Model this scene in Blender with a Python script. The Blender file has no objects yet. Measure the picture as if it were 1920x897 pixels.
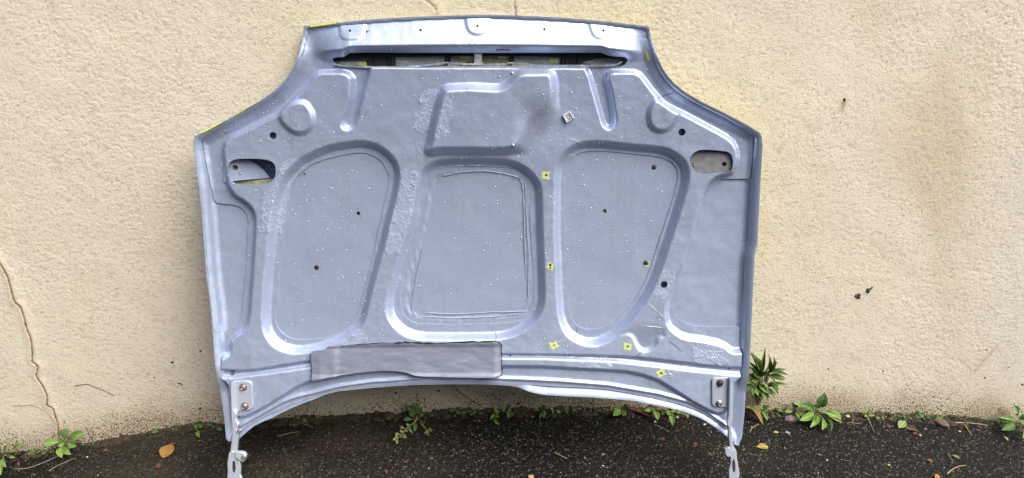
import bpy, math, random
import numpy as np
from mathutils import Vector, Matrix

rng = np.random.default_rng(7)
random.seed(7)
scene = bpy.context.scene
COL = scene.collection

# ------------------------------------------------------------------ camera
IW, IH, F = 1920.0, 897.0, 1450.0
PITCH = math.radians(24.0)
CAM = np.array([0.0, -1.95, 1.443])
cam_data = bpy.data.cameras.new("camera")
cam_data.sensor_width = 36.0
cam_data.lens = 36.0 * F / IW
cam_data.clip_start = 0.02
cam_data.clip_end = 400.0
cam = bpy.data.objects.new("camera", cam_data)
cam.location = CAM
cam.rotation_euler = (math.pi / 2 - PITCH, 0, 0)
COL.objects.link(cam)
scene.camera = cam

# ------------------------------------------------------------------ light
SUN_DIR = Vector((0.60, -0.46, 1.0)).normalized()
world = bpy.data.worlds.new("World")
scene.world = world
world.use_nodes = True
wnt = world.node_tree
wnt.nodes.clear()
w_out = wnt.nodes.new("ShaderNodeOutputWorld")
w_bg = wnt.nodes.new("ShaderNodeBackground")
w_sky = wnt.nodes.new("ShaderNodeTexSky")
w_sky.sky_type = 'NISHITA'
w_sky.sun_disc = False
w_sky.sun_elevation = math.asin(SUN_DIR.z)
w_sky.sun_rotation = math.atan2(SUN_DIR.x, SUN_DIR.y)
w_sky.air_density = 1.0
w_sky.dust_density = 2.5
w_sky.ozone_density = 1.0
w_bg.inputs["Strength"].default_value = 0.075
wnt.links.new(w_sky.outputs[0], w_bg.inputs[0])
wnt.links.new(w_bg.outputs[0], w_out.inputs[0])
sun_data = bpy.data.lights.new("sun", 'SUN')
sun_data.energy = 3.3
sun_data.angle = math.radians(54)
sun_data.color = (1.0, 0.97, 0.93)
sun = bpy.data.objects.new("sun", sun_data)
sun.rotation_euler = (-SUN_DIR).to_track_quat('-Z', 'Y').to_euler()
sun.location = (3, -3, 5)
COL.objects.link(sun)

scene.view_settings.view_transform = 'Standard'
scene.view_settings.look = 'None'
scene.view_settings.gamma = 1.0
scene.view_settings.use_curve_mapping = False
scene.view_settings.exposure = 1.05

# ------------------------------------------------------------------ numpy helpers
FWD = np.array([0, math.cos(PITCH), -math.sin(PITCH)])
UPV = np.array([0, math.sin(PITCH), math.cos(PITCH)])
RGT = np.array([1.0, 0, 0])

def rays(px):
    px = np.atleast_2d(np.asarray(px, float))
    return FWD + np.outer((px[:, 0] - IW / 2) / F, RGT) - np.outer((px[:, 1] - IH / 2) / F, UPV)

def hit_plane(px, p0, n):
    d = rays(px)
    t = ((np.asarray(p0) - CAM) @ n) / (d @ n)
    return CAM + d * t[:, None]

def ss(a, b, x):
    t = np.clip((x - a) / (b - a), 0, 1)
    return t * t * (3 - 2 * t)

_T = np.random.default_rng(3).random((8, 256, 256)) * 2 - 1
def vnoise(x, y, seed=0):
    t = _T[seed % 8]
    xi = np.floor(x).astype(int); yi = np.floor(y).astype(int)
    fx = x - xi; fy = y - yi
    fx = fx * fx * fx * (fx * (fx * 6 - 15) + 10); fy = fy * fy * fy * (fy * (fy * 6 - 15) + 10)
    x0 = (xi + seed * 37) % 256; x1 = (x0 + 1) % 256; y0 = (yi + seed * 91) % 256; y1 = (y0 + 1) % 256
    return (t[y0, x0] * (1 - fx) + t[y0, x1] * fx) * (1 - fy) + (t[y1, x0] * (1 - fx) + t[y1, x1] * fx) * fy

def fbm(x, y, seed=0, o=3):
    s = 0; a = 1.0
    for k in range(o):
        s = s + a * vnoise(x * 2 ** k, y * 2 ** k, seed + k); a *= 0.5
    return s

def crom(pts, closed=True, n=6):
    p = np.asarray(pts, float); N = len(p); out = []
    for i in range(N if closed else N - 1):
        if closed:
            a, b, c, d = p[(i - 1) % N], p[i], p[(i + 1) % N], p[(i + 2) % N]
        else:
            a, b, c, d = p[max(i - 1, 0)], p[i], p[i + 1], p[min(i + 2, N - 1)]
        t1 = max(np.linalg.norm(b - a), 1e-6) ** .5; t2 = max(np.linalg.norm(c - b), 1e-6) ** .5; t3 = max(np.linalg.norm(d - c), 1e-6) ** .5
        m1 = (c - b) + t2 * ((b - a) / t1 - (c - a) / (t1 + t2)) if np.linalg.norm(b - a) > 1e-6 else (c - b)
        m2 = (c - b) + t2 * ((d - c) / t3 - (d - b) / (t2 + t3)) if np.linalg.norm(d - c) > 1e-6 else (c - b)
        for k in range(n):
            t = k / n
            out.append((2 * t**3 - 3 * t**2 + 1) * b + (t**3 - 2 * t**2 + t) * m1 + (-2 * t**3 + 3 * t**2) * c + (t**3 - t**2) * m2)
    if not closed: out.append(p[-1])
    return np.array(out)

def sdf(P, poly):
    """signed distance to a closed polygon, positive outside"""
    d2 = np.full(len(P), 1e9); inside = np.zeros(len(P), bool)
    x, y = P[:, 0], P[:, 1]
    a = poly; b = np.roll(poly, -1, 0)
    for (ax, ay), (bx, by) in zip(a, b):
        ex, ey = bx - ax, by - ay
        L = ex * ex + ey * ey
        if L < 1e-14: continue
        wx, wy = x - ax, y - ay
        t = np.clip((wx * ex + wy * ey) / L, 0, 1)
        dx = wx - ex * t; dy = wy - ey * t
        np.minimum(d2, dx * dx + dy * dy, out=d2)
        if ay != by:
            c = (ay > y) != (by > y)
            inside ^= c & (x < ex * (y - ay) / ey + ax)
    d = np.sqrt(d2)
    return np.where(inside, -d, d)

class Poly:
    def __init__(s, pts): 
        s.p = np.asarray(pts, float); s.lo = s.p.min(0); s.hi = s.p.max(0)
    def sd(s, P, m=0.05):
        out = np.full(len(P), m)
        k = np.all((P > s.lo - m) & (P < s.hi + m), 1)
        if k.any(): out[k] = np.minimum(sdf(P[k], s.p), m)
        return out

# ------------------------------------------------------------------ object helpers
def link(o, parent=None):
    COL.objects.link(o)
    if parent is not None: o.parent = parent
    return o

def tag(o, label, cat, group=None, kind=None):
    o["label"] = label; o["category"] = cat
    if group: o["group"] = group
    if kind: o["kind"] = kind
    return o

def empty(name, loc, label, cat, group=None):
    o = bpy.data.objects.new(name, None); o.empty_display_size = 0.05
    o.location = loc; link(o)
    return tag(o, label, cat, group)

def mesh_np(name, V, Fq, mat, parent=None, smooth=True):
    """V (n,3); Fq: list of (m,k) int arrays"""
    me = bpy.data.meshes.new(name)
    V = np.asarray(V, np.float32)
    me.vertices.add(len(V)); me.vertices.foreach_set("co", V.ravel())
    loops = np.concatenate([f.ravel() for f in Fq]).astype(np.int32)
    tot = np.concatenate([np.full(len(f), f.shape[1]) for f in Fq]).astype(np.int32)
    st = np.concatenate([[0], np.cumsum(tot)[:-1]]).astype(np.int32)
    me.loops.add(len(loops)); me.loops.foreach_set("vertex_index", loops)
    me.polygons.add(len(tot)); me.polygons.foreach_set("loop_start", st); me.polygons.foreach_set("loop_total", tot)
    if smooth: me.polygons.foreach_set("use_smooth", np.ones(len(tot), bool))
    me.update(calc_edges=True); me.validate()
    if mat: me.materials.append(mat)
    return link(bpy.data.objects.new(name, me), parent)

def py_mesh(name, verts, faces, mat, parent=None, smooth=False):
    me = bpy.data.meshes.new(name); me.from_pydata([tuple(map(float, v)) for v in verts], [], faces)
    me.update()
    if smooth: me.polygons.foreach_set("use_smooth", [True] * len(me.polygons))
    if mat: me.materials.append(mat)
    return link(bpy.data.objects.new(name, me), parent)

# ------------------------------------------------------------------ material helper
class NT:
    def __init__(s, name):
        s.m = bpy.data.materials.new(name); s.m.use_nodes = True
        s.t = s.m.node_tree; s.b = s.t.nodes["Principled BSDF"]
        s.co = s.t.nodes.new("ShaderNodeTexCoord").outputs["Object"]
    def n(s, kind, **kw):
        nd = s.t.nodes.new(kind)
        for k, v in kw.items():
            if k.startswith("i_"):
                key = k[2:].replace("_", " ")
                sock = nd.inputs[int(key)] if key.isdigit() else nd.inputs[key]
                s.put(sock, v)
            else: setattr(nd, k, v)
        return nd
    def put(s, sock, v):
        if isinstance(v, bpy.types.NodeSocket): s.t.links.new(v, sock)
        else:
            if hasattr(sock.default_value, "__len__") and len(sock.default_value) == 4 and len(v) == 3: v = (*v, 1)
            sock.default_value = v
    def set(s, name, v): s.put(s.b.inputs[name], v)
    def noise(s, scale, detail=3, rough=.55, co=None, dist=0.0):
        return s.n("ShaderNodeTexNoise", i_Vector=co or s.co, i_Scale=scale, i_Detail=detail, i_Roughness=rough, i_Distortion=dist).outputs[0]
    def vor(s, scale, feat='F1', out=0, co=None):
        return s.n("ShaderNodeTexVoronoi", feature=feat, i_Vector=co or s.co, i_Scale=scale).outputs[out]
    def ramp(s, x, pts):
        r = s.n("ShaderNodeValToRGB", i_Fac=x); e = r.color_ramp.elements
        while len(e) < len(pts): e.new(0.5)
        for k, (p, c) in enumerate(pts):
            e[k].position = p; e[k].color = (*c, 1) if hasattr(c, "__len__") else (c, c, c, 1)
        return r.outputs[0]
    def mix(s, f, a, b, mode='MIX'):
        nd = s.t.nodes.new("ShaderNodeMix"); nd.data_type = 'RGBA'; nd.blend_type = mode
        s.put(nd.inputs[0], f); s.put(nd.inputs[6], a); s.put(nd.inputs[7], b)
        return nd.outputs[2]
    def math(s, op, a, b=0.0, c=0.0):
        nd = s.t.nodes.new("ShaderNodeMath"); nd.operation = op
        s.put(nd.inputs[0], a); s.put(nd.inputs[1], b); s.put(nd.inputs[2], c)
        return nd.outputs[0]
    def bump(s, h, dist, strength=1.0, nrm=None):
        nd = s.n("ShaderNodeBump", i_Height=h, i_Distance=dist, i_Strength=strength)
        if nrm is not None: s.put(nd.inputs["Normal"], nrm)
        s.set("Normal", nd.outputs[0]); return nd.outputs[0]
    def sep(s):
        nd = s.n("ShaderNodeSeparateXYZ", i_0=s.co); return nd.outputs
    def attr(s, name):
        return s.n("ShaderNodeAttribute", attribute_name=name).outputs["Fac"]

# -- silver aerosol paint over everything on the bonnet
def paint(name, c0, c1, metallic=.62, r0=.34, r1=.50, weave=0.0, weave_pitch=0.0037, fine=0.00010, wrinkle=0.0, streaks=False):
    t = NT(name)
    big = t.noise(9, 4, .6); sm = t.noise(140, 3)
    col = t.mix(big, c0, c1)
    # dust / overspray freckles and darker scuffs
    fre = t.ramp(t.noise(420, 2, .5), [(.66, 0), (.74, 1)])
    col = t.mix(t.math('MULTIPLY', fre, .55), col, (.66, .70, .80))
    scuff = t.ramp(t.noise(38, 6, .7), [(.60, 0), (.78, 1)])
    col = t.mix(t.math('MULTIPLY', scuff, .30), col, (.19, .19, .20))
    dots = t.math('LESS_THAN', t.vor(75), .085)
    pick = t.math('GREATER_THAN', t.noise(23, 2), .60)
    col = t.mix(t.math('MULTIPLY', t.math('MULTIPLY', dots, pick), .85), col, (.05, .05, .055))
    run = t.n("ShaderNodeMapping", i_Vector=t.co, i_Scale=(60.0, 7.0, 30.0)).outputs[0]
    col = t.mix(t.math('MULTIPLY', t.ramp(t.noise(1.0, 4, .6, co=run), [(.52, 0), (.72, 1)]), .16), col, (.24, .245, .26))
    t.set("Base Color", col); t.set("Metallic", metallic)
    t.set("Roughness", t.math('MULTIPLY_ADD', sm, (r1 - r0), r0))
    n = t.bump(t.noise(700, 3, .6), fine, .8)
    n = t.bump(t.noise(30, 3, .5), .0004, .22, n)
    if weave:
        x, y, z = t.sep()
        k = 2 * math.pi / weave_pitch
        wob = t.math('MULTIPLY', t.noise(30, 2), 5.0)
        sx = t.math('SINE', t.math('MULTIPLY_ADD', x, k, wob)); sy = t.math('SINE', t.math('MULTIPLY_ADD', y, k, wob))
        h = t.math('ADD', t.math('MULTIPLY', sx, .40), sy)
        h = t.math('MULTIPLY', h, t.ramp(t.noise(11, 3), [(.3, .35), (.6, 1.0)]))
        n = t.bump(h, weave, 1.0, n)
        n = t.bump(t.noise(110, 5, .7), .0004, .45, n)
    if wrinkle:
        h = t.n("ShaderNodeTexNoise", noise_type='RIDGED_MULTIFRACTAL', i_Vector=t.co, i_Scale=150.0, i_Detail=4.0, i_Distortion=1.2).outputs[0]
        n = t.bump(h, wrinkle, 1.0, n)
    return t.m

M = {}
M["paint"] = paint("silver_paint", (.375, .436, .57), (.44, .503, .64))
M["skin"] = paint("silver_paint_on_skin", (.365, .424, .555), (.425, .485, .615), weave=.00003)
M["pad"] = paint("painted_fabric", (.335, .39, .505), (.395, .452, .572), metallic=.62, r0=.40, r1=.56, weave=.00003)
M["mat"] = paint("painted_damping_mat", (.165, .182, .235), (.25, .272, .335), metallic=.35, r0=.46, r1=.62, weave=.00003, weave_pitch=.0064)
M["tape"] = paint("painted_foil_tape", (.385, .445, .575), (.45, .51, .645), metallic=.62, r0=.42, r1=.54, wrinkle=.0009)

def simple(name, c, rough=.6, metallic=0.0, c2=None, scale=60, bump=0.0, bscale=300, spec=None):
    t = NT(name)
    t.set("Base Color", t.mix(t.ramp(t.noise(scale, 4, .6), [(.35, 0), (.65, 1)]), c, c2 or tuple(x * .8 for x in c)))
    t.set("Roughness", rough); t.set("Metallic", metallic)
    if bump: t.bump(t.noise(bscale, 4), bump)
    if spec is not None: t.set("Specular IOR Level", spec)
    return t.m

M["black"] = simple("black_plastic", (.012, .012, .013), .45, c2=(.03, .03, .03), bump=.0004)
M["yellow"] = simple("yellow_paint", (.52, .56, .15), .55, c2=(.40, .44, .20), scale=300, bump=.0003)
M["neon"] = simple("fluorescent_yellow_paint", (.78, .82, .03), .45, c2=(.62, .68, .08), scale=90)
M["palepanel"] = simple("pale_dusty_panel", (.42, .43, .42), .6, c2=(.27, .28, .26), scale=180, bump=.0004)
M["olive"] = simple("dusty_yellow_panel", (.33, .32, .16), .6, c2=(.20, .20, .11), scale=220, bump=.0004)
M["bolt"] = simple("dull_steel", (.42, .41, .39), .35, .8, c2=(.22, .19, .16), scale=260, bump=.0003)
M["darkbolt"] = simple("dark_rusted_steel", (.06, .045, .045), .5, .5, c2=(.03, .02, .02), scale=260, bump=.0003)
M["dustplate"] = simple("dusty_bare_plate", (.30, .295, .30), .5, .35, c2=(.22, .21, .205), scale=70, bump=.0006, bscale=260)
M["brass"] = simple("yellowed_primer", (.50, .36, .13), .6, c2=(.30, .19, .07), scale=150)
M["rust"] = simple("rust", (.20, .08, .03), .85, c2=(.10, .04, .02), scale=350, bump=.0005)
M["clip"] = simple("grey_plastic_clip", (.50, .52, .54), .5, c2=(.42, .44, .46), bump=.0002)
M["hinge"] = paint("painted_hinge_steel", (.42, .455, .52), (.50, .53, .59), metallic=.5, r0=.3, r1=.45)

# ------------------------------------------------------------------ bonnet coordinates
LEAN = math.radians(16.75)
B0 = np.array([-0.075, -0.318, -0.012])          # base point on the ground
HU = np.array([1.0, 0, 0])
HV = np.array([0, math.sin(LEAN), math.cos(LEAN)])
HN = np.array([0, -math.cos(LEAN), math.sin(LEAN)])

def base(P):
    return 0.030 * (P[:, 0] / 0.66) ** 2 + 0.042 * ((P[:, 1] - 0.62) / 0.5) ** 2

def hp(px, w=0.0):
    """photo pixels -> (u,v) on the bonnet where its surface lies w above the bowed base surface"""
    px = np.atleast_2d(np.asarray(px, float)); off = np.full(len(px), w); d = rays(px)
    for _ in range(4):
        p0 = B0 + np.outer(off, HN)
        t = ((p0 - CAM) @ HN) / (d @ HN)
        X = CAM + d * t[:, None] - B0
        uv = np.stack([X @ HU, X @ HV], 1)
        off = base(uv) + w
    return uv

LOW, SKIN = -0.020, -0.0255
# traced shapes (pixels of the photograph, carried onto the bonnet's own surface)
OUT_PX = [(569,49),(600,46),(640,42),(680,38),(720,35),(760,32.5),(800,31),(850,29),(900,28),(950,28.5),(1000,30.5),(1050,33),(1100,37),(1150,42),(1190,46.5),(1217,50),
 (1219,60),(1222,75),(1227.4,97),(1234,115),(1241,130),(1251,145),(1264,159),(1277,170),(1291,179),(1312,191),(1334,202),(1356,212.5),(1378,224),(1400,236),(1414,245),(1422,250),(1425,258),(1426.5,275),
 (1424,320),(1420,398),(1417,456),(1412,480),(1409,540),(1405,630),(1402,691),(1400,713),(1397,774),(1392,822),(1388,830),(1386,838),(1378,834),(1374,824),(1364,820),
 (1344,804),(1328,793.5),(1313,785),(1298,779),(1282,773),(1260,767.5),(1236,762),(1190,753),(1150,749.5),(1113,746.5),(1060,744),(1024,742),(1008,739.5),(993,736),(981,731),(969,726.6),(955,724.4),(941,723.2),(900,721.5),(854,721),(777,722.5),(740,725),(694,729),(665,731.5),(636,734.5),(613,739.5),(591,749),(570,756.5),(550,764.6),(530,774),(510,784.7),(492,792),(476,800),(462,811),(449,823),(441,822),(436,826),(433,829),(427,829),(423,823),(419,783),(413,740),(406,669),(398,568),(391.5,520),(386,453),(383.4,417),(378,353),(371.5,310),(367,281),(366.5,270),(368.4,257),
 (383,249),(408,235.5),(434,222),(456,209),(477,197),(496,186.5),(510,177),(521,169),(531,159),(540,148),(547,137),(555,124),(561,110),(565,94),(567,77),(568,62)]
OUT = Poly(hp(OUT_PX, -0.014))
FRAME_PX = [(574,56),(600,51.5),(640,48.5),(680,45),(720,42),(760,39.5),(800,37.5),(850,35.5),(900,34.5),(950,35),(1000,37.5),(1050,40),(1100,44.5),(1150,50),(1190,54),(1212,57),
 (1216,75),(1222,99),(1236,132),(1260,161),(1288,182),(1331,206),(1375,228),(1408,247),(1412,256),(1412,270),(1411,290),(1407,331),(1404,335.5),(1380,336),(1355,336),(1345,339),(1337,347),(1329,354),(1323,364),(1306,417),(1290,471),(1277,512),(1270,540),(1265,562),(1263,583),(1267,593),(1274,600.5),(1283,606.5),(1295,611),(1309,613.5),(1325,614.6),(1361,614),(1384,614.5),(1387,618),(1388,661),(1387,690),(1386,705),(1378,711),(1374,715),(1372,760),(1370,790),(1366,806),(1363,808),
 (1345,793),(1329,782),(1313,773),(1298,766.5),(1268,757),(1236,749.5),(1205,742.5),(1174,736.5),(1143,731.5),(1113,728.7),(1065,726.3),(1020,724.5),(978,721),(941,719),(900,717.5),(854,717),(777,718.5),(740,720.5),(700,724.5),(660,729),(636,732),(613,736.5),(590,744.5),(571,751),(554,757),(535,764.5),(516,773),(500,780),(483,788),(468,797),(455,807),(447,813),(444,806),(440,795),(436,772),(433,740),(432,720),(426,713),(418,707),(418,690),(420,672),(420,650),(420,625),(425,619),(432,616.5),(441,614),(448,605),(452,587),(455,560),(458,533),(462,467),(464.5,423),(464,412),(462,404),(458.5,398),(454,393),(447,388),(438,385),(428,383.5),(419,383),(405,381),(401,376),(397,359),(393,342),(385,297),(381,270),(378,254),
 (386,251),(410,238.5),(436,225),(479,200.5),(512.5,181),(534,163),(551,141),(565.5,112),(571.5,78)]
FRAME = Poly(hp(FRAME_PX, -0.014))
PL_PX = [(434,664),(434.5,658),(436,643),(443,633),(454,625),(461,617),(466,610),(470,590),(472,560),(477,493),(480,444),(481,417),(480,405),(477,396),(472,387),(465,380),(455,373),(444,367),(436,358),(430,348),(427,335),(425,321),(422,295),(421,281),(423,270),(430,262),(437,257.5),(467,244),(497,229),(512,221),(524,213),(553,184),(581,158),(590,146),(597,140),(605,138.5),(625,138),(640,138),(651,141),(657,148),(657,160),(655,185),(648,210),(641,227),(640,235),(643,241),(648,244),(655,244.5),(662,241),(667,234),(673,217),(683,175),(693,138),(696,127),(800,128),(900,128),(1000,128),(1096,129),(1103,142),(1115,185),(1127,228),(1132,238),(1139,243),(1146,242.5),(1152,238),(1156,229),(1154,210),(1147,170),(1141,150),(1142,141),(1149,138),(1170,137.5),(1190,138),(1200,143),(1220,170),(1243,196),(1260,206),(1279,215),(1319,236),(1345,250),(1362,259.5),(1373,269),(1379,280),(1382,297),(1379,310),(1373,320),(1364,325),(1355,327),(1341,332),(1331,340),(1324,350),(1318,363),(1300,423),(1279,495),(1265,522),(1254,549),(1249,566),(1247.5,585),(1250,606),(1256,617),(1266,626),(1278,633),(1290,637),(1319,641),(1345,646),(1357,651),(1363,655),(1370,661),(1378,663),(1390,663),(1420,663),(1420,880),(400,880),(400,673),(415,673),(424,672),(431,669)]
PL = Poly(hp(PL_PX, -0.004))
REC_L_IN = [(676,286.5),(690,289),(703,294),(714,302),(722,313),(728,325),(729.5,340),(725,364),(714,412),(703,463),(690,520),(679,560),(673,580),(666,595),(658,607),(650,617),(637,625),(623,630),(604,634.5),(585,637),(568,638),(553,637),(541,633),(532,627),(524,619),(518.5,611),(516,595),(518,570),(521,542),(527,480),(532,440),(535,417),(543,364),(547,349),(553,337),(564,324),(585,309),(607,300),(639,292),(660,288)]
REC_L_RIM = [(548,310),(560,299),(575,290),(607,275),(644,267),(676,264),(692,266),(706,270),(719,277),(730,286),(740,297),(747,311),(750,328),(748,350),(740,384),(729,428),(722,460),(708.5,507),(695,560),(689,585),(682,607),(672,619),(658,629),(644,639),(623,648),(607,655),(585,661),(568,663.5),(552,664),(537,661.5),(523,656),(510.5,648),(502,638),(495,626),(491,601),(492,560),(496,507),(502.5,444),(508,404),(513,377),(521,350),(533,326)]
REC_C_IN = [(804,330),(808,325),(813,321),(822,317.5),(834,315),(866,312.5),(903,312.5),(946,314),(958,316),(967.5,319),(975,323.5),(981,329),(986.5,335),(990,342),(993,358),(994,417),(997,468),(1000,507),(1001,547),(1000,560),(997,569),(990,588),(983,597),(970,602),(953,605),(935,606.5),(860,608.5),(820,608.5),(788,607.5),(779,606),(772,602.5),(764,597),(757,590),(753,583),(751,574),(751,556),(759,512),(772,467),(780,443),(791,390),(799,350)]
REC_C_RIM = [(784,338),(790,322),(798,312),(808,305),(826,299.5),(866,297),(903,296.5),(941,298),(955,300),(968,304),(979,309),(990,316),(998,323),(1005,331),(1011,340),(1015,352),(1017,380),(1018.5,440),(1021,507),(1022,560),(1020,575),(1015,588),(1007,601),(997,611),(986,620),(973,627),(958,633),(941,637),(900,639),(860,639.5),(820,639),(790,638),(771,634),(754,627),(742,617),(732,606),(726.5,595),(724,583),(724,568),(725.5,555),(735,519),(751,466),(768,416),(777.6,364)]
REC_R_IN = [(1081,290),(1089,286.5),(1099,284),(1126,283.5),(1180,288),(1229,293.5),(1242,296),(1254,301),(1262,307),(1268,314),(1271.5,326),(1270,342),(1265,362),(1250,411),(1235,456),(1221,498),(1211,525),(1203,542),(1193,558),(1183,572),(1171,586),(1160,597),(1147,606),(1137,612),(1126,615.5),(1114,618),(1102,618),(1092,616),(1084,612.5),(1077,606),(1071,597),(1067.5,585),(1065.6,570),(1062.6,525),(1061,450),(1059,380),(1058,330),(1059.5,318),(1064,307),(1072,297)]
REC_R_RIM = [(1054,290),(1062,281),(1072,274),(1083,268.5),(1096,265.5),(1126,264.6),(1181,270),(1235,275),(1248,277.5),(1260,282),(1271,288.5),(1281,297),(1288,306),(1292,318),(1293,330),(1291,348),(1280,387),(1265,435),(1250,480),(1241,507),(1232,529),(1223,548),(1212,567),(1199,585),(1184,604),(1168,622),(1157,632),(1144,640),(1131,646),(1117,649.5),(1104,649.5),(1093,647.5),(1081,642.5),(1069,635),(1061,627),(1054,616),(1049.5,604),(1046.5,591),(1043.5,555),(1041.5,495),(1039,441),(1039.5,380),(1040.5,326),(1044,307)]
def P_(pts, w=0.0, smooth=True, n=3):
    return Poly(crom(hp(pts, w), True, n) if smooth else hp(pts, w))
R_RIM = [P_(r, 0.0) for r in (REC_L_RIM, REC_C_RIM, REC_R_RIM)]
R_IN = [P_(r, LOW) for r in (REC_L_IN, REC_C_IN, REC_R_IN)]
BOSS_L = P_([(567,190),(576,194),(583,203),(588,214),(589,226),(586,238),(578,247),(564,252),(552,250),(540,243),(530,233),(524,222),(526,212),(546,194)], .004)
BOSS_R = P_([(1229,186),(1221,195),(1216,208),(1215,222),(1218,235),(1226,244),(1238,248),(1250,246),(1262,236),(1271,223),(1275,214),(1262,206)], .004)
BLOCK = P_([(831,168),(838,164.5),(851,163),(890,162),(925,164),(939,163),(950,157),(960,147),(970,138),(980,134.5),(1005,134),(1028,134),(1036,140),(1040,155),(1041,175),(1038,198),(1030,213),(1015,228),(1000,242),(990,255),(983,266),(975,277),(960,283),(940,285),(880,285),(830,284.5),(808,287),(801,283),(804,270),(812,230),(822,190)], .012, True, 3)
SLOT_PX = [(620,109),(630,107.5),(643,107),(650,103),(656,99.5),(684,98.8),(800,99.2),(901,99.2),(1000,99.2),(1127,99),(1133,101),(1140,104.5),(1155,106),(1172,106.5),(1178,110),(1177,116),(1173,121),(1163,124.3),(1130,125.6),(1100,125.6),(1050,124.6),(1000,123.8),(968,123.4),(900,124),(834,124.6),(790,126),(744,127),(684,126.5),(655,124.5),(633,121.5),(624,116)]
SLOT = P_(SLOT_PX, -.004, False)
OPEN_L = P_([(430,308),(435.6,301.5),(444,299),(457,297.7),(489,298.5),(500,300),(509,303),(515,309),(517,320),(516,331),(510,339),(502,343.5),(494,345),(443,345),(436,341.5),(432,336),(427.6,323)], 0)
OPEN_R = P_([(1293.5,299),(1297,291),(1303,285.5),(1310,282.5),(1322,281),(1355,283.6),(1364,285),(1370,289),(1374,299),(1374,310),(1372,318),(1366,322),(1345,324),(1322,326.5),(1312,325.5),(1303,320),(1296,309)], 0)
def circ(px, r, w=0.0, n=18):
    c = hp([px], w)[0]; a = np.linspace(0, 2 * np.pi, n, endpoint=False)
    return Poly(c + r * .00129 * np.stack([np.cos(a), np.sin(a)], 1))
HOLES_F = [circ(p, r) for p, r in [((512,254.5),6.8),((1278.6,248),7),((1245,534),6.8),((1024,329),2.2),((1031.5,497.5),2.4),((1031.5,503),1.8),((1039,648),1.6),((1177,650),1.8),((1240,700.5),2.2),((432.5,702),5.2),((788,56),2.5),((655,57),2.6),((895,48.5),2.4),((1021,54.5),2.6),((1132,57),2.7),((957,668.5),2.2),((1071,668.5),2.0),((1369,694),2.2),((569,682.5),1.5)]]
HOLES_PAD = {0: [circ((671,401), 4.2, LOW)], 1: [], 2: [circ((1134,396.5), 4.6, LOW)]}

def curve(pts, w=0.0):
    q = hp(pts, w); q = q[np.argsort(q[:, 0])]; return q
CV_D = curve([(425,694),(447,694.5),(479,693.5),(522,686),(579,677),(650,670),(720,665),(800,663),(941,664),(1020,665),(1113,666.5),(1190,669.5),(1251,676),(1313,683.5),(1369,688.5),(1390,690)])
CV_C = curve([(425,707.5),(436,707.5),(460,704.5),(493,700.5),(540,694),(579,688),(650,681),(720,676),(800,672),(900,670.5),(1020,671.5),(1082,674),(1159,677.5),(1236,686.4),(1298,694.5),(1369,701.5),(1390,703)])
CV_B = curve([(428,772),(437,778),(447,784),(464,781),(483,772),(499,763),(528,745),(551,730),(571,720),(588,715),(636,705),(672,700),(712,696),(743,697),(777,702),(804,702),(895,693),(941,688),(1020,689),(1082,692.6),(1128,694.5),(1175,698),(1205,704),(1236,715),(1267,734),(1298,754),(1329,771),(1344,777),(1356,776),(1372,768)])
CV_A = curve([(440,806),(468,791),(500,773),(527.6,757.5),(554,748),(585,741),(610,734),(636.5,728),(694,720),(750,716),(793,713),(885,712.5),(978,715),(1051,718.5),(1143,726),(1236,742),(1292,757),(1330,777),(1366,803)])
CV_SLOT = curve([(560,104),(620,107),(643,107),(656,99.5),(684,99),(1127,99.2),(1140,104.5),(1172,106.5),(1230,108)], 0)
CV_TOP = curve([(574,56),(640,48.5),(720,42),(800,37.5),(900,34.5),(1000,37.5),(1100,44.5),(1190,54),(1212,57)], LOW)
U_BEAM = hp([(572,75),(652,75),(1150,75),(1216,75)])[:, 0]
V_420, V_300 = hp([(900,420)])[0,1], hp([(900,300)])[0,1]
V_N = hp([(1205,605),(1205,652)])[:, 1]
V_BOT = hp([(1100,700)])[0, 1]
V_TOPF = hp([(900,120)])[0,1]; V_TOPG = hp([(900,60)])[0,1]
BEADS = [P_(b, .0) for b in ([(636,40),(636,62),(639,70),(647,74.5),(660,75.5),(672,74),(680,68),(682,58),(682,40)], [(874,30),(875,50),(880,60),(892,66),(904,65),(914,58),(918,48),(918,30)], [(1107,40),(1109,58),(1114,69),(1125,74),(1138,73.5),(1147,68),(1150,58),(1150,42)])]
NOTCH = P_([(1166,629),(1174,627.5),(1184,631),(1190,641),(1194,650),(1202,658.5),(1213,659.5),(1224,655),(1232,646),(1236,636),(1247,631),(1240,600),(1225,575),(1195,596)], -.002)

def cv_d(P, cv):  # positive below the curve
    return np.interp(P[:, 0], cv[:, 0], cv[:, 1]) - P[:, 1]

def curl(P, sdo):
    topw = 1 - ss(V_TOPF, V_TOPG, P[:, 1])
    return topw * (0.015 - .007 * ss(V_BOT + .03, V_BOT - .03, P[:, 1])) * ss(0.032, 0.0, -sdo)

def H_skin(P, full=True):
    b = base(P) + SKIN
    sdo = OUT.sd(P)
    hw = .0088 + .0085 * ss(V_300 + .12, V_300, P[:, 1])
    b = b + curl(P, sdo) + 0.0105 * ss(hw + .0012, hw - .0016, -sdo) * ss(V_BOT - .05, V_BOT, P[:, 1])
    if full:
        b = b - 0.040 * ss(0.016, 0.0, SLOT.sd(P, .03)) - 0.028 * ss(0.014, 0.0, np.minimum(OPEN_L.sd(P, .03), OPEN_R.sd(P, .03))) - .03 * ss(.014, 0.0, OPEN_L.sd(P, .03))
    b = b + 0.0006 * fbm(P[:, 0] * 14, P[:, 1] * 14, 2)
    return b

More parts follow.
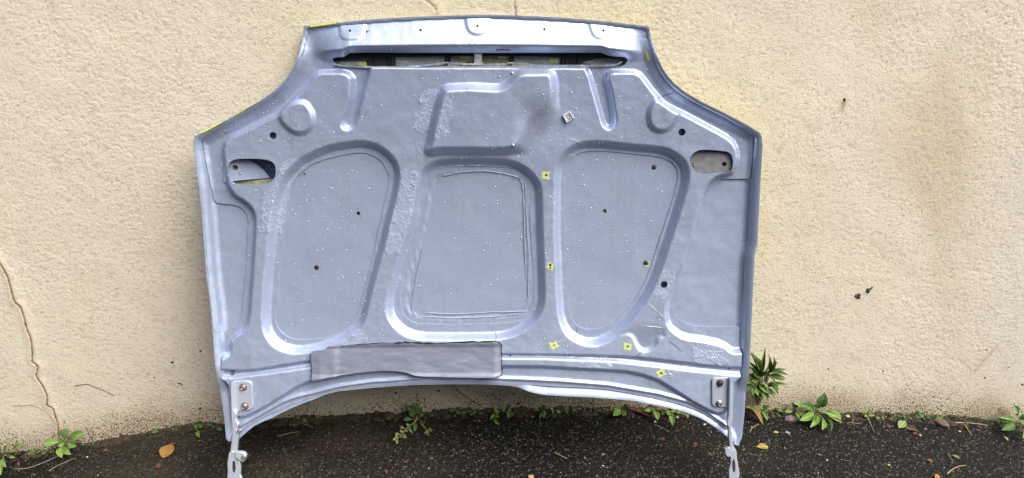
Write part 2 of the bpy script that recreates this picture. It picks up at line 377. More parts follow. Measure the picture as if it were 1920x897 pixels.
def sr(a, b, x, r=.30):
    """ramp with pressed-metal radii at both ends"""
    t = np.clip((x - a) / (b - a), 0, 1); k = 1 / (1 - r)
    return np.where(t < r, k * t * t / (2 * r), np.where(t > 1 - r, 1 - k * (1 - t) ** 2 / (2 * r), k * (t - r / 2)))
def H_frame(P):
    h = np.full(len(P), 0.0)
    h += LOW * sr(-0.003, 0.012, PL.sd(P))
    for r, d in zip(R_RIM, (.0205, .0205, .0205)):
        h -= d * sr(0.003, -0.0185, r.sd(P, .03), .38)
    h += 0.010 * sr(0.005, -0.008, np.minimum(BOSS_L.sd(P, .03), BOSS_R.sd(P, .03)))
    bs = BLOCK.sd(P, .04)
    right = ss(hp([(960,200)])[0,0], hp([(1000,200)])[0,0], P[:, 0]) * ss(hp([(1000,175)])[0,1], hp([(1000,235)])[0,1], P[:, 1])
    h += (0.025 - .008 * right) * ss(0.011 + 0.022 * right, -0.014 - .020 * right, bs)
    h -= 0.006 * ss(0.004, -0.010, NOTCH.sd(P, .03)) * ss(V_N[0], V_N[1], P[:, 1])
    low = P[:, 1] < hp([(900,640)])[0,1]
    dD, dC, dB, dA = (cv_d(P, c) for c in (CV_D, CV_C, CV_B, CV_A))
    h -= 0.011 * sr(-0.002, 0.006, dD)
    h += 0.0085 * sr(-0.004, 0.006, dC)
    h -= 0.013 * sr(-0.005, 0.008, dB)
    h += np.where(low, 0.0045 * np.exp(-((dA + .001) / .0042) ** 2), 0)
    # front beam
    vs = np.interp(P[:, 0], CV_SLOT[:, 0], CV_SLOT[:, 1]); vt = np.interp(P[:, 0], CV_TOP[:, 0], CV_TOP[:, 1])
    t = (P[:, 1] - vs) / np.maximum(vt - vs, .01)
    e = ss(U_BEAM[0], U_BEAM[1], P[:, 0]) * ss(U_BEAM[3], U_BEAM[2], P[:, 0])
    prof = ss(-0.16, 0.24, t) * 0.036 * (1 - 0.98 * np.clip((t - .22) / .78, 0, 1))
    h += e * prof
    for bd in BEADS: h += 0.0032 * ss(0.004, -0.004, bd.sd(P, .02))
    # edges curl up towards the front at the wings
    sdo = OUT.sd(P)
    h += curl(P, sdo) * ss(V_420, V_300, P[:, 1])
    h += 0.0007 * fbm(P[:, 0] * 9, P[:, 1] * 9, 1) + 0.00025 * fbm(P[:, 0] * 45, P[:, 1] * 45, 4)
    return h + base(P)

# ------------------------------------------------------------------ sheet builder
def sheet(name, S, lo, hi, cell, H, mat, parent, rim=0.0, smooth=True):
    us = np.arange(lo[0] - cell * 1.5, hi[0] + cell * 2, cell); vs = np.arange(lo[1] - cell * 1.5, hi[1] + cell * 2, cell)
    nu, nv = len(us), len(vs)
    U, V = np.meshgrid(us, vs); P = np.stack([U.ravel(), V.ravel()], 1)
    s = S(P)
    idx = np.arange(nu * nv).reshape(nv, nu)
    q = np.stack([idx[:-1, :-1], idx[:-1, 1:], idx[1:, 1:], idx[1:, :-1]], -1).reshape(-1, 4)
    q = q[s[q].mean(1) < 0]
    if len(q) == 0: return None
    e = np.concatenate([q[:, [0, 1]], q[:, [1, 2]], q[:, [2, 3]], q[:, [3, 0]]])
    key = np.sort(e, 1); kk = key[:, 0].astype(np.int64) * (nu * nv) + key[:, 1]
    u, inv, cnt = np.unique(kk, return_inverse=True, return_counts=True)
    be = e[cnt[inv] == 1]
    bv = np.unique(be)
    for _ in range(3):
        p = P[bv]; s0 = S(p); h = 1e-4
        g = np.stack([(S(p + [h, 0]) - s0) / h, (S(p + [0, h]) - s0) / h], 1)
        l = np.maximum((g * g).sum(1), .25)
        st = np.clip(s0, -cell, cell)[:, None] * g / l[:, None]
        P[bv] = p - st
    used = np.unique(q); rem = np.full(nu * nv, -1); rem[used] = np.arange(len(used))
    Pu = P[used]; w = H(Pu)
    X = np.column_stack([Pu, w]); faces = [rem[q]]
    if rim:
        n0 = len(X); bi = np.unique(be); top = X[rem[bi]]; bot = top - [0, 0, rim]
        rm = np.full(nu * nv, -1); rm[bi] = np.arange(len(bi))
        a, b = rm[be[:, 0]], rm[be[:, 1]]
        faces.append(np.stack([b + n0, a + n0, a + n0 + len(bi), b + n0 + len(bi)], 1))
        X = np.concatenate([X, top, bot])
    return mesh_np(name, X, faces, mat, parent, smooth)

# ================================================================== THE BONNET
bonnet = empty("car_bonnet", B0, "silver sprayed car bonnet stood on its hinges against the cream wall, underside showing", "car bonnet")
bonnet.rotation_euler = (math.pi / 2 - LEAN, 0, 0)

SKIN_HOLES = [circ(p, r, LOW) for p, r in (((671,401),3.6),((1134,396.5),4.0))]
def S_skin(P):
    s = OUT.sd(P)
    for h in SKIN_HOLES: s = np.maximum(s, -h.sd(P, .02))
    return s
skin = sheet("outer_skin", S_skin, OUT.lo, OUT.hi, .0032, H_skin, M["skin"], bonnet, rim=.004)

holes = HOLES_F + [SLOT, OPEN_L, OPEN_R]
def S_frame(P):
    s = FRAME.sd(P)
    for r in R_IN: s = np.maximum(s, -r.sd(P))
    for r in holes: s = np.maximum(s, -r.sd(P, .02))
    return s
frame = sheet("inner_frame", S_frame, FRAME.lo, FRAME.hi, .0023, H_frame, M["paint"], bonnet, rim=.0028)

# fabric faced panels seen through the frame
for k, r in enumerate(R_IN):
    def S_pad(P, r=r, k=k):
        s = r.sd(P) - .010
        for h in HOLES_PAD[k]: s = np.maximum(s, -h.sd(P, .02))
        return s
    def H_pad(P, k=k, r=r):
        h = base(P) + LOW - .0035 + .0005 * fbm(P[:, 0] * 9, P[:, 1] * 9, 3)
        if k == 1:  # sealer smeared round the rim of the middle panel
            d = -r.sd(P)
            h = h + .0012 * ss(.022, .012, d + .003 * fbm(P[:, 0] * 60, P[:, 1] * 60, 5)) + .0003 * fbm(P[:, 0] * 120, P[:, 1] * 40, 6) * ss(.034, .01, d)
        return h
    sheet("insulation_panel", S_pad, r.lo - .012, r.hi + .012, .003, H_pad, M["pad"], bonnet, rim=.001)
SIDE_L = P_([(394,387),(419,386),(438,388),(452,394),(461,404),(464,423),(462,467),(457,533),(452,585),(447,604),(440,613),(425,618),(412,617),(406,580),(400,520),(396,460),(393,420)], -.02)
SIDE_R = P_([(1342,352),(1335,356),(1326,366),(1308,420),(1292,472),(1279,512),(1268,562),(1266,583),(1276,599),(1297,609),(1326,612.5),(1362,612),(1384,611),(1388,560),(1392,480),(1396,420),(1399,370),(1399,350),(1370,344)], -.02)
for r in (SIDE_L, SIDE_R):
    sheet("insulation_panel", lambda P, r=r: r.sd(P) - .004, r.lo, r.hi, .003, lambda P: H_skin(P, False) + .0015, M["pad"], bonnet, rim=.001)

# crumpled foil tape patches, painted over
TAPES = [[(853,62),(868,60),(880,57),(905,60),(910,70),(908,93),(880,92),(857,92),(852,80)],
 [(792,173),(808,170),(824,173),(818,205),(805,247),(790,248),(776,238),(779,214),(786,206)],
 [(830,180),(849,188),(846,225),(840,256),(826,256),(812,258),(818,225)],
 [(537,300),(562,305),(575,312),(556,335),(540,380),(530,425),(523,440),(500,435),(487,432),(490,405),(492,380),(505,355),(520,330)],
 [(753,324),(772,322),(791,330),(783,365),(774,402),(757,470),(745,476),(722,470),(729,430),(736,398),(748,350)],
 [(826,301),(860,299),(898,300),(899,310),(866,311),(834,313)],
 [(1232,510),(1246,508),(1263,514),(1262,540),(1258,558),(1243,556),(1228,552),(1235,530)],
 [(1301,651),(1330,649),(1352,653),(1364,664),(1367,684),(1340,684),(1301,681)],
 [(1083,671),(1110,671),(1146,675),(1147,693),(1120,693),(1084,691)],
 [(655,626),(676,617),(684,622),(684,645),(668,648),(645,647)]]
for k, tp in enumerate(TAPES):
    r = Poly(hp(crom(tp, True, 3) + rng.normal(0, 1.3, (len(tp) * 3, 2)), 0))
    def S_tape(P, r=r):
        s = r.sd(P, .03) + .0045 * fbm(P[:, 0] * 70, P[:, 1] * 70, 2) + .002 * vnoise(P[:, 0] * 260, P[:, 1] * 260, 3)
        for h in holes + R_IN: s = np.maximum(s, -h.sd(P, .02) + .0008)
        return s
    sheet("foil_tape", S_tape, r.lo, r.hi, .0017,
          lambda P: H_frame(P) + .0007 + (.0004 * (1 - np.abs(fbm(P[:, 0] * 105 + 1.5 * vnoise(P[:, 0] * 60, P[:, 1] * 60, 1), P[:, 1] * 75, 5)) * 2.2).clip(0, 1) ** 2) + .00015 * fbm(P[:, 0] * 260, P[:, 1] * 260, 6, 2), M["tape"], bonnet, rim=.0012)

# damping mat stuck along the rear rail
MAT_PX = [(582.5,664),(585,659.6),(597,657.5),(611.6,656),(613,652),(616.5,649.5),(626,649),(639,649.5),(667,646.5),(696,644),(740,643),(793,643),(830,642.5),(875,641),(910,640.5),(931,640),(936,640.5),(938,644),(939,671),(940,703),(938,705.5),(923,708),(895,708),(850,707),(803,706),(790,705),(777,703.5),(763,699),(743,696),(727,695),(712,695.5),(690,697),(671,699),(650,702),(631,705),(615,707),(600,710.5),(587,713.5),(584.5,710)]
MAT = Poly(hp(MAT_PX, .006))
u_m = hp([(583,660),(640,660),(930,660)])[:, 0]; v_m = hp([(760,642),(760,706)])[:, 1]
def H_mat(P):
    lift = .004 * ss(v_m[0] - .014, v_m[0], P[:, 1]) + .003 * ss(v_m[1] + .012, v_m[1], P[:, 1])
    return base(P) + .0075 + lift + .0035 * ss(u_m[1], u_m[1] - .02, P[:, 0]) * ss(u_m[0], u_m[0] + .03, P[:, 0]) - .004 * ss(u_m[2] - .006, u_m[2] + .012, P[:, 0]) + .0011 * fbm(P[:, 0] * 16, P[:, 1] * 30, 3)
sheet("damping_mat", lambda P: MAT.sd(P), MAT.lo, MAT.hi, .002, H_mat, M["mat"], bonnet, rim=.006)

# painted shadow gap and black bitumen core along the lifted edges of the mat
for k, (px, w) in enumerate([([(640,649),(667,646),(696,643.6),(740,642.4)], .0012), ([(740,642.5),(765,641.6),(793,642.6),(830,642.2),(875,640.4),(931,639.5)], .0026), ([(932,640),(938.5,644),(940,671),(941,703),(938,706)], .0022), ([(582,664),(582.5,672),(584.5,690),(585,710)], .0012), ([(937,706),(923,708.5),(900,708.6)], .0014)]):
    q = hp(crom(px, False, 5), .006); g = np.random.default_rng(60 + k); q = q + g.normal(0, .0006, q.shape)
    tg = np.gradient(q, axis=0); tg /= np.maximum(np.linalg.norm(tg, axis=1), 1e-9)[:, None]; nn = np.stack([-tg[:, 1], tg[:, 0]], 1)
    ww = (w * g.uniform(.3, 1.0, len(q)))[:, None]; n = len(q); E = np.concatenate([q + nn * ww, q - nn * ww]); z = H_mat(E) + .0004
    mesh_np("mat_edge_shade", np.column_stack([E, z]), [np.array([(i, i+1, n+i+1, n+i) for i in range(n-1)])], M["black"], bonnet)

# parts inside the front slot
def quad_sheet(name, px, w, mat, rim=.006, cell=.003, parent=None, wob=.001):
    r = Poly(hp(px, w))
    return sheet(name, lambda P: r.sd(P), r.lo, r.hi, cell, lambda P: base(P) + w + wob * fbm(P[:, 0] * 40, P[:, 1] * 40, 2), mat, parent or bonnet, rim=rim)
quad_sheet("seal_strip", [(618,98),(1180,98),(1180,104),(1130,110),(1060,106.5),(960,105),(840,105),(744,107),(690,113),(640,114),(616,116)], -.030, M["black"], rim=.012)
for px, mt in [([(628,117),(650,113),(692,113),(712,119),(712,124),(640,123)], "palepanel"), ([(742,107),(790,106),(833,105),(836,122),(800,125),(742,127)], "palepanel"),
               ([(845,105),(868,104),(890,106),(890,122),(866,122),(845,119)], "olive"), ([(903,105),(950,104),(956,106),(956,120),(903,122)], "olive"),
               ([(964,105),(1000,106),(1046,107),(1050,121),(1000,120),(964,119)], "palepanel"), ([(1088,118),(1115,110),(1130,109),(1160,112),(1162,118),(1150,121),(1110,122)], "palepanel")]:
    quad_sheet("scoop_panel", px, -.036, M[mt])
for px in ([(674,106),(706,105),(741,106),(741,126),(690,125),(686,114)], [(834,104),(845,104),(845,118),(834,119)], [(956,104),(964,104),(964,119),(956,119)], [(1051,106),(1092,106),(1090,122),(1051,122)], [(1092,107),(1118,107),(1112,112),(1092,116)]):
    quad_sheet("clip_block", px, -.033, M["black"], rim=.01, wob=.0005)
for x in (704, 729, 736, 838, 959, 1056, 1063, 1085):
    quad_sheet("clip_rib", [(x-1.4,106),(x+1.4,106),(x+1.4,122),(x-1.4,122)], -.027, M["black"], rim=.01, cell=.0015, wob=0)
quad_sheet("yellow_overspray", [(664,121),(676,117),(692,116.5),(712,119),(711,123.5),(680,124)], -.0345, M["yellow"], rim=.001, cell=.0018)
quad_sheet("yellow_overspray", [(1028,110),(1036,108.5),(1045,110),(1047,115),(1044,119),(1034,118.5),(1028,114)], -.0345, M["yellow"], rim=.001, cell=.0018)
quad_sheet("slot_strut", [(888.5,97),(904.5,97),(903,108),(904.5,118),(908,122.5),(887,122.5),(889.5,117),(890,108)], -.010, M["palepanel"], rim=.003, cell=.0018)
# ragged folded lip along the lower edge of the slot
lip = [(626,119.5),(650,123),(690,124.3),(744,124.4),(790,122.5),(822,118.5),(834,116),(852,117.5),(880,119.5),(905,120),(940,119),(962,117),(985,118.5),(1000,120.8),(1050,121.8),(1100,121.8),(1140,121.5),(1158,119.5),(1166,114)]
lip2 = [(x, y + 3.2) for x, y in lip[::-1]]
quad_sheet("slot_lip", lip + lip2, -.014, M["hinge"], rim=.003, cell=.0016, wob=.0015)
quad_sheet("yellow_overspray", [(877,119.5),(885,119),(886,121.5),(878,122)], -.012, M["yellow"], rim=.001, cell=.0012)
quad_sheet("yellow_overspray", [(950,117.5),(962,116.5),(962,119),(951,119.5)], -.012, M["yellow"], rim=.001, cell=.0012)

# striker plates inside the two oval openings
def plate(px, w0, slope, mat, hl=()):
    r = Poly(hp(px, w0)); c = r.p.mean(0); hs = [circ(p, q, w0) for p, q in hl]
    def S(P):
        s = r.sd(P)
        for h in hs: s = np.maximum(s, -h.sd(P, .02))
        return s
    return sheet("striker_plate", S, r.lo, r.hi, .002, lambda P: base(P) + w0 + slope * (P[:, 0] - c[0]), mat, bonnet, rim=.003)
plate([(424,292),(455,292),(463,298),(480,309),(494,321),(503,334),(492,335),(450,338.5),(424,342)], -.029, -.25, M["paint"], [((443,314.5),5.2)])
plate([(1288,284),(1300,282),(1376,288),(1378,325),(1300,330),(1288,315)], -.016, .10, M["dustplate"], [((1357,308),4.6)])
quad_sheet("rusty_backing", [(434,306),(452,306),(452,324),(434,324)], -.036, M["brass"], rim=.001)
quad_sheet("rusty_backing", [(1349,300),(1366,300),(1366,317),(1349,317)], -.024, M["brass"], rim=.001)
quad_sheet("striker_edge", [(438,341),(470,338.5),(520,335),(520,347),(438,347)], -.038, M["olive"], rim=.002)

def lathe(name, prof, px, H, w_extra, mat, parent, n=18):
    """prof: list of (radius, height) in metres, standing on the bonnet surface at the pixel"""
    c = hp([px], w_extra)[0]; w0 = H(c[None])[0] + w_extra
    vs, fs = [], []
    for r, h in prof:
        for k in range(n):
            a = 2 * math.pi * k / n; vs.append((c[0] + r * math.cos(a), c[1] + r * math.sin(a), w0 + h))
    for j in range(len(prof) - 1):
        for k in range(n):
            fs.append((j*n+k, j*n+(k+1)%n, (j+1)*n+(k+1)%n, (j+1)*n+k))
    fs.append(tuple((len(prof)-1)*n + k for k in range(n)))
    return py_mesh(name, vs, fs, mat, parent)
RIV = [(.0064, 0), (.0060, .0012), (.0045, .0024), (.002, .0030), (.0017, .0012)]
padH = lambda P: base(P) + LOW - .0035
for p in ((589.5,504.5),(1229.7,314),(1213.7,496)):
    lathe("rivet", RIV, p, padH, 0.0, M["darkbolt"], bonnet)
for p in ((500,311.5),(442,327),(1305,309),(1367,302.5),(1366,318)):
    lathe("rivet", [(.0042,0),(.004,.002),(.0022,.0036),(.0012,.003)], p, lambda P: base(P) - np.where(P[:, 0] > .3, .018, .031), .004, M["bolt"], bonnet, 12)
lathe("rivet", [(.0028,0),(.0026,.0015),(.001,.002)], (568,325), H_frame, 0, M["bolt"], bonnet, 10)
for p, q in (((960.5,137.5),.0042),((936,144),.0026),((962,272.5),.0040)):
    lathe("weld_bead", [(q,0),(q*.9,q*.5),(q*.5,q*.9),(q*.1,q)], p, H_frame, 0, M["paint"], bonnet, 12)

# yellow paint left where the fixings were masked
def bowtie(c, r, seed):
    g = np.random.default_rng(seed); a = (.1, .35, -.45, .12, -.5)[seed]
    q = np.array([(-1.1,-.75),(-.5,-.95),(-.2,-.78),(.2,-.78),(.55,-.95),(1.1,-.75),(.92,-.2),(.92,.2),(1.15,.8),(.5,.95),(.2,.78),(-.2,.8),(-.5,.95),(-1.1,.8),(-.9,.2),(-.92,-.2)]) + g.normal(0, .09, (16, 2))
    q = q * r; ca, sa = math.cos(a), math.sin(a)
    return np.column_stack([c[0] + q[:, 0] * ca - q[:, 1] * sa, c[1] + q[:, 0] * sa + q[:, 1] * ca])
def star(c, r, seed, n=22):
    g = np.random.default_rng(seed); a = np.linspace(0, 2 * np.pi, n, endpoint=False) + .6
    rr = r * (1 + .38 * np.cos(4 * (a - .2 - .1 * seed)) + g.normal(0, .12, n))
    return [(c[0] + q * math.cos(t), c[1] + q * math.sin(t) * .9) for q, t in zip(rr, a)]
for k, (c, r) in enumerate([((1024,329),7.4),((1031.5,500),7.0),((1039,648),7.2),((1176.7,650),7.6),((1240,700),7.8)]):
    rp = Poly(hp(bowtie(c, r * 1.03, k), 0)); hl = [h for h in HOLES_F]
    def S(P, rp=rp):
        s = rp.sd(P, .02) + .0016 * vnoise(P[:, 0] * 330, P[:, 1] * 330, 4)
        for h in hl: s = np.maximum(s, -(h.sd(P, .02) - .0006))
        return s
    sheet("yellow_patch", S, rp.lo, rp.hi, .0013, lambda P: H_frame(P) + .0005, M["yellow"], bonnet, rim=.0004)
def S_ring(P, a=circ((1213.7,496), 6.2, LOW), b=circ((1213.7,496), 4.0, LOW)):
    return np.maximum(a.sd(P, .02), -b.sd(P, .02))
rr_ = circ((1213.7,496), 6.2, LOW)
sheet("yellow_ring", S_ring, rr_.lo, rr_.hi, .0012, lambda P: padH(P) + .0012, M["yellow"], bonnet, rim=.0006)
for px in ([(1212,96),(1214.5,94),(1216.5,99),(1218,103),(1220.5,106),(1220.5,113),(1217.5,114.5),(1214.5,109),(1213,103)], [(1055,130),(1060,129.5),(1062,132),(1056,132)], [(1370,320),(1375,318.5),(1373,324)]):
    rp = Poly(hp(px, 0)); sheet("yellow_patch", lambda P, rp=rp: rp.sd(P, .02), rp.lo, rp.hi, .0012, lambda P: H_frame(P) + .0006, M["yellow"], bonnet, rim=.0004)
# bright yellow edge paint showing past the silver
for px in ([(580,49.3),(600,46.6),(630,43.0),(631,44.6),(600,48.8),(584,51.2)], [(634,42.3),(680,38.2),(715,35.6),(715,36.2),(680,39.0),(634,43.4)], [(376,253),(386,247.4),(410,234.5),(434,222),(434.5,222.7),(411,235.6),(387,248.6)], [(437,221),(478,196.5),(511,177),(511.2,177.7),(478.6,197.4),(437.4,221.9)]):
    rp = Poly(hp(px, -.012)); sheet("yellow_edge", lambda P, rp=rp: rp.sd(P, .02), rp.lo, rp.hi, .0013, lambda P: np.maximum(H_skin(P, False), base(P) - .012) + .0025, M["neon"], bonnet, rim=.003)

# square plastic clip
cl = py_mesh("square_clip", *(lambda s, t: ([(x, y, z) for z in (0, t) for x, y in ((-s,-s),(s,-s),(s,s),(-s,s))], [(0,1,5,4),(1,2,6,5),(2,3,7,6),(3,0,4,7),(4,5,6,7)]))(.0105, .005), M["clip"], bonnet)
cc = hp([(1065.5,219.5)], .003)[0]; cl.location = (cc[0], cc[1], H_frame(cc[None])[0]); cl.rotation_euler = (0, 0, .52)
def box_v(x0, x1, y0, y1, z0, z1):
    return [(x, y, z) for z in (z0, z1) for x, y in ((x0,y0),(x1,y0),(x1,y1),(x0,y1))]
BOXF = [(0,3,2,1),(0,1,5,4),(1,2,6,5),(2,3,7,6),(3,0,4,7),(4,5,6,7)]
for b in ((-.0105,-.008,-.0105,.0105,.005,.008),(.008,.0105,-.0105,.0105,.005,.008),(-.008,.008,.0075,.0105,.005,.0085),(-.006,.004,-.0075,-.006,.005,.0062)):
    py_mesh("clip_rim", box_v(*b), BOXF, M["clip"] if b[3] > 0 else M["black"], cl)
py_mesh("clip_socket", [(.0045*math.cos(a),.0045*math.sin(a),.0054) for a in np.linspace(0,2*math.pi,14,endpoint=False)], [tuple(range(14))], M["black"], cl)
py_mesh("clip_pin", [(.0026*math.cos(a),.0026*math.sin(a),.0062) for a in np.linspace(0,2*math.pi,12,endpoint=False)], [tuple(range(12))], M["clip"], cl)

# ------------------------------------------------------------------ hinges
def prism(name, px, w_front, depth, mat, parent, bev=.0012):
    q = hp(px, w_front); n = len(q)
    if sum(q[i,0]*q[(i+1)%n,1]-q[(i+1)%n,0]*q[i,1] for i in range(n)) < 0: q = q[::-1]
    c = base(q) + w_front
    # inset for a small bevel
    t = np.roll(q, -1, 0) - np.roll(q, 1, 0); t /= np.maximum(np.linalg.norm(t, axis=1), 1e-6)[:, None]
    inn = q + np.stack([-t[:, 1], t[:, 0]], 1) * bev
    V = [(*p, z) for p, z in zip(inn, c)] + [(*p, z - bev) for p, z in zip(q, c)] + [(*p, z - depth) for p, z in zip(q, c)]
    Fc = [tuple(range(n)), tuple(range(3*n-1, 2*n-1, -1))]
    for i in range(n):
        j = (i + 1) % n
        Fc += [(n+i, n+j, j, i), (2*n+i, 2*n+j, n+j, n+i)]
    return py_mesh(name, V, Fc, mat, parent)
def hexbolt(px, w, mat, parent, r=.0062):
    c = hp([px], w)[0]; z = base(c[None])[0] + w
    wv, wf = [], []
    o = lathe("bolt", [(r*1.35,0),(r*1.35,.0015),(r*1.15,.0022),(r*1.05,.0024),(r*.95,.0068),(r*.6,.0076),(r*.5,.0070),(r*.42,.0045)], px, lambda P: base(P), w, mat, parent, 12)
    return o
PLATE_L = [(433,719),(434.5,716),(438,715),(462,715),(468,716),(471,719),(472,724),(473,760),(472,766),(468,769),(460,770),(450,771),(446,774),(443,779),(438,778),(435,765)]
PLATE_R = [(1335,713),(1337,710.5),(1341,709.3),(1364,708.5),(1368,710),(1368.5,740),(1369,765),(1362,765),(1358,764),(1342,763.5),(1337,761.5),(1335,757)]
for side, pl in (("l", PLATE_L), ("r", PLATE_R)):
    pts = [tuple(x) for x in pl]
    hinge = prism("hinge", pts, .0035, .006, M["hinge"], bonnet)
    if side == "l":
        for p in ((455.5,727),(458.5,762.5)):
            lathe("rust_ring", [(.0105,0),(.0100,.0006)], p, base, .0036, M["rust"], hinge)
            hexbolt(p, .0042, M["bolt"], hinge)
        prism("hinge_arm", [(432,718),(436.5,716),(437.5,740),(438.5,768),(443,777),(442,786),(446.5,797),(443,806),(446.5,811),(446,822),(444,838),(443,850),(438,853),(431,852),(433,836),(435,820),(435.5,806),(435,797),(433,778)], .016, .013, M["hinge"], hinge)
        prism("hinge_link", [(429,850),(435,846.5),(441,848),(443,858),(447,864),(450,868),(451,880),(450,890),(452.5,896),(452,912),(448,918),(430,918),(425,905),(426.5,885),(426,868)], .020, .007, M["hinge"], hinge)
        prism("link_slot", [(436,866),(438.5,864),(441,867),(442,878),(440,887),(436.5,885),(435.5,876)], .0205, .002, M["darkbolt"], hinge, .0003)
        prism("pivot_tab", [(441,848),(452,848),(459,850),(461.5,855),(460,863),(455,867),(448,864),(441,858)], .026, .011, M["hinge"], hinge)
        hexbolt((457.5,857.5), .026, M["bolt"], hinge, .0048)
        hexbolt((448.5,808), .012, M["bolt"], hinge, .0046)
        lathe("rust_ring", [(.006,0),(.0055,.0008)], (442,850), base, .0165, M["rust"], hinge)
    else:
        lathe("rust_ring", [(.0095,0),(.0090,.0006)], (1350,719), base, .0036, M["darkbolt"], hinge)
        hexbolt((1350,719.5), .0040, M["darkbolt"], hinge)
        hexbolt((1348.5,756.5), .0042, M["bolt"], hinge)
        prism("hinge_arm", [(1368,710),(1371.5,713),(1372,757),(1374,773),(1372.5,794),(1371,800),(1373.5,816),(1375.5,837),(1381,846),(1382.5,870),(1377,876),(1370,870),(1369,840),(1366.5,822),(1366,803),(1363.5,795),(1366,779),(1367,761)], .016, .013, M["hinge"], hinge)
        prism("hinge_link", [(1370,846),(1379,844),(1383,866),(1387,890),(1383,905),(1380,918),(1366,918),(1367,897),(1366.5,882),(1370,870)], .020, .007, M["hinge"], hinge)
        prism("link_slot", [(1373,866),(1376,860),(1379,870),(1379,884),(1375,886),(1373,876)], .0205, .002, M["darkbolt"], hinge, .0003)
        prism("pivot_tab", [(1360,843),(1366,839.5),(1370,841),(1370,857),(1364,857),(1360,852)], .024, .011, M["hinge"], hinge)
        lathe("bolt_hole", [(.0028,0),(.0026,.0004)], (1365.5,802), base, .0165, M["black"], hinge, 10)

# hairline cracks, scratches and chipped spots in the paint
def frame_line(name, px, w, mat, seed, H=None):
    H = H or H_frame; q = hp(crom(px, False, 4)); g = np.random.default_rng(seed); q = q + g.normal(0, .0005, q.shape)
    tg = np.gradient(q, axis=0); tg /= np.maximum(np.linalg.norm(tg, axis=1), 1e-9)[:, None]; nn = np.stack([-tg[:, 1], tg[:, 0]], 1)
    ww = (w * g.uniform(.35, 1.0, len(q)))[:, None] / 2; n = len(q); E = np.concatenate([q + nn * ww, q, q - nn * ww]); z = H(E) + np.repeat([.0004, .0011, .0004], n)
    f = np.array([(i, i+1, n+i+1, n+i) for i in range(n-1)] + [(n+i, n+i+1, 2*n+i+1, 2*n+i) for i in range(n-1)])
    return mesh_np(name, np.column_stack([E, z]), [f], mat, bonnet)
M["scratch"] = simple("bare_scratch", (.62, .64, .68), .4, .5, c2=(.45, .47, .5))
for k, (px, w, mt) in enumerate([([(1215,569),(1228,580),(1246,597)], .0016, "scratch"), ([(1212,612),(1222,613),(1240,615)], .003, "scratch"), ([(928,626),(930,632),(929,641)], .0012, "darkbolt"), ([(1084,616),(1083,622),(1081,630)], .0012, "darkbolt"),
        ([(1194,668),(1200,662),(1207,659),(1212,655)], .0022, "darkbolt"), ([(1255,640),(1268,650),(1279,659)], .0012, "darkbolt"), ([(1027,265),(1045,262),(1070,262),(1090,268)], .0012, "scratch"), ([(1070,198),(1080,205),(1086,214)], .0010, "scratch"),
        ([(1035,172),(1041,178),(1044,184)], .0024, "scratch"), ([(776,245),(778,262),(784,280),(792,290)], .0012, "scratch"), ([(575,312),(566,320),(562,326)], .0014, "scratch"), ([(545,212),(560,205),(566,203)], .0010, "scratch"),
        ([(1238,182),(1252,178),(1266,173)], .0016, "darkbolt"), ([(1270,165),(1280,172),(1290,177)], .0018, "darkbolt"), ([(1318,194),(1330,201),(1343,208)], .0018, "darkbolt"), ([(570,58),(571,72),(568,86)], .0030, "darkbolt"), ([(1208,66),(1214,69),(1218,72)], .0016, "darkbolt"),
        ([(684,56),(687,59),(690,57)], .0035, "darkbolt"), ([(685,62),(688,60)], .002, "darkbolt"), ([(1371,252),(1378,262),(1382,270)], .0014, "darkbolt"), ([(1251,693),(1254,700),(1259,704)], .0030, "scratch"), ([(420,245),(421,250)], .002, "darkbolt"), ([(458,535),(461,530)], .0012, "darkbolt"),
        ([(941,668),(1000,668.5)], .0008, "darkbolt"), ([(930,95),(945,94),(957,94.5)], .003, "darkbolt")]):
    frame_line("paint_crack" if mt == "darkbolt" else "scratch", px, w, M[mt], 40 + k)
for k, px in enumerate([[(1000,300+i*0) for i in (0,)] + [(1002,340),(1000,420)], [(985,345),(988,420),(992,500),(990,560)], [(975,336),(980,352),(983,420),(986,520)], [(790,470),(776,540),(770,580),(778,596)], [(790,598),(850,600),(930,597),(975,592)], [(800,590),(840,593),(900,590),(985,588)], [(830,330),(880,322),(940,325),(970,333)]][1:]):
    frame_line("sealer_bead", px, .0040, M["pad"], 80 + k, lambda P: base(P) + LOW - .0012)

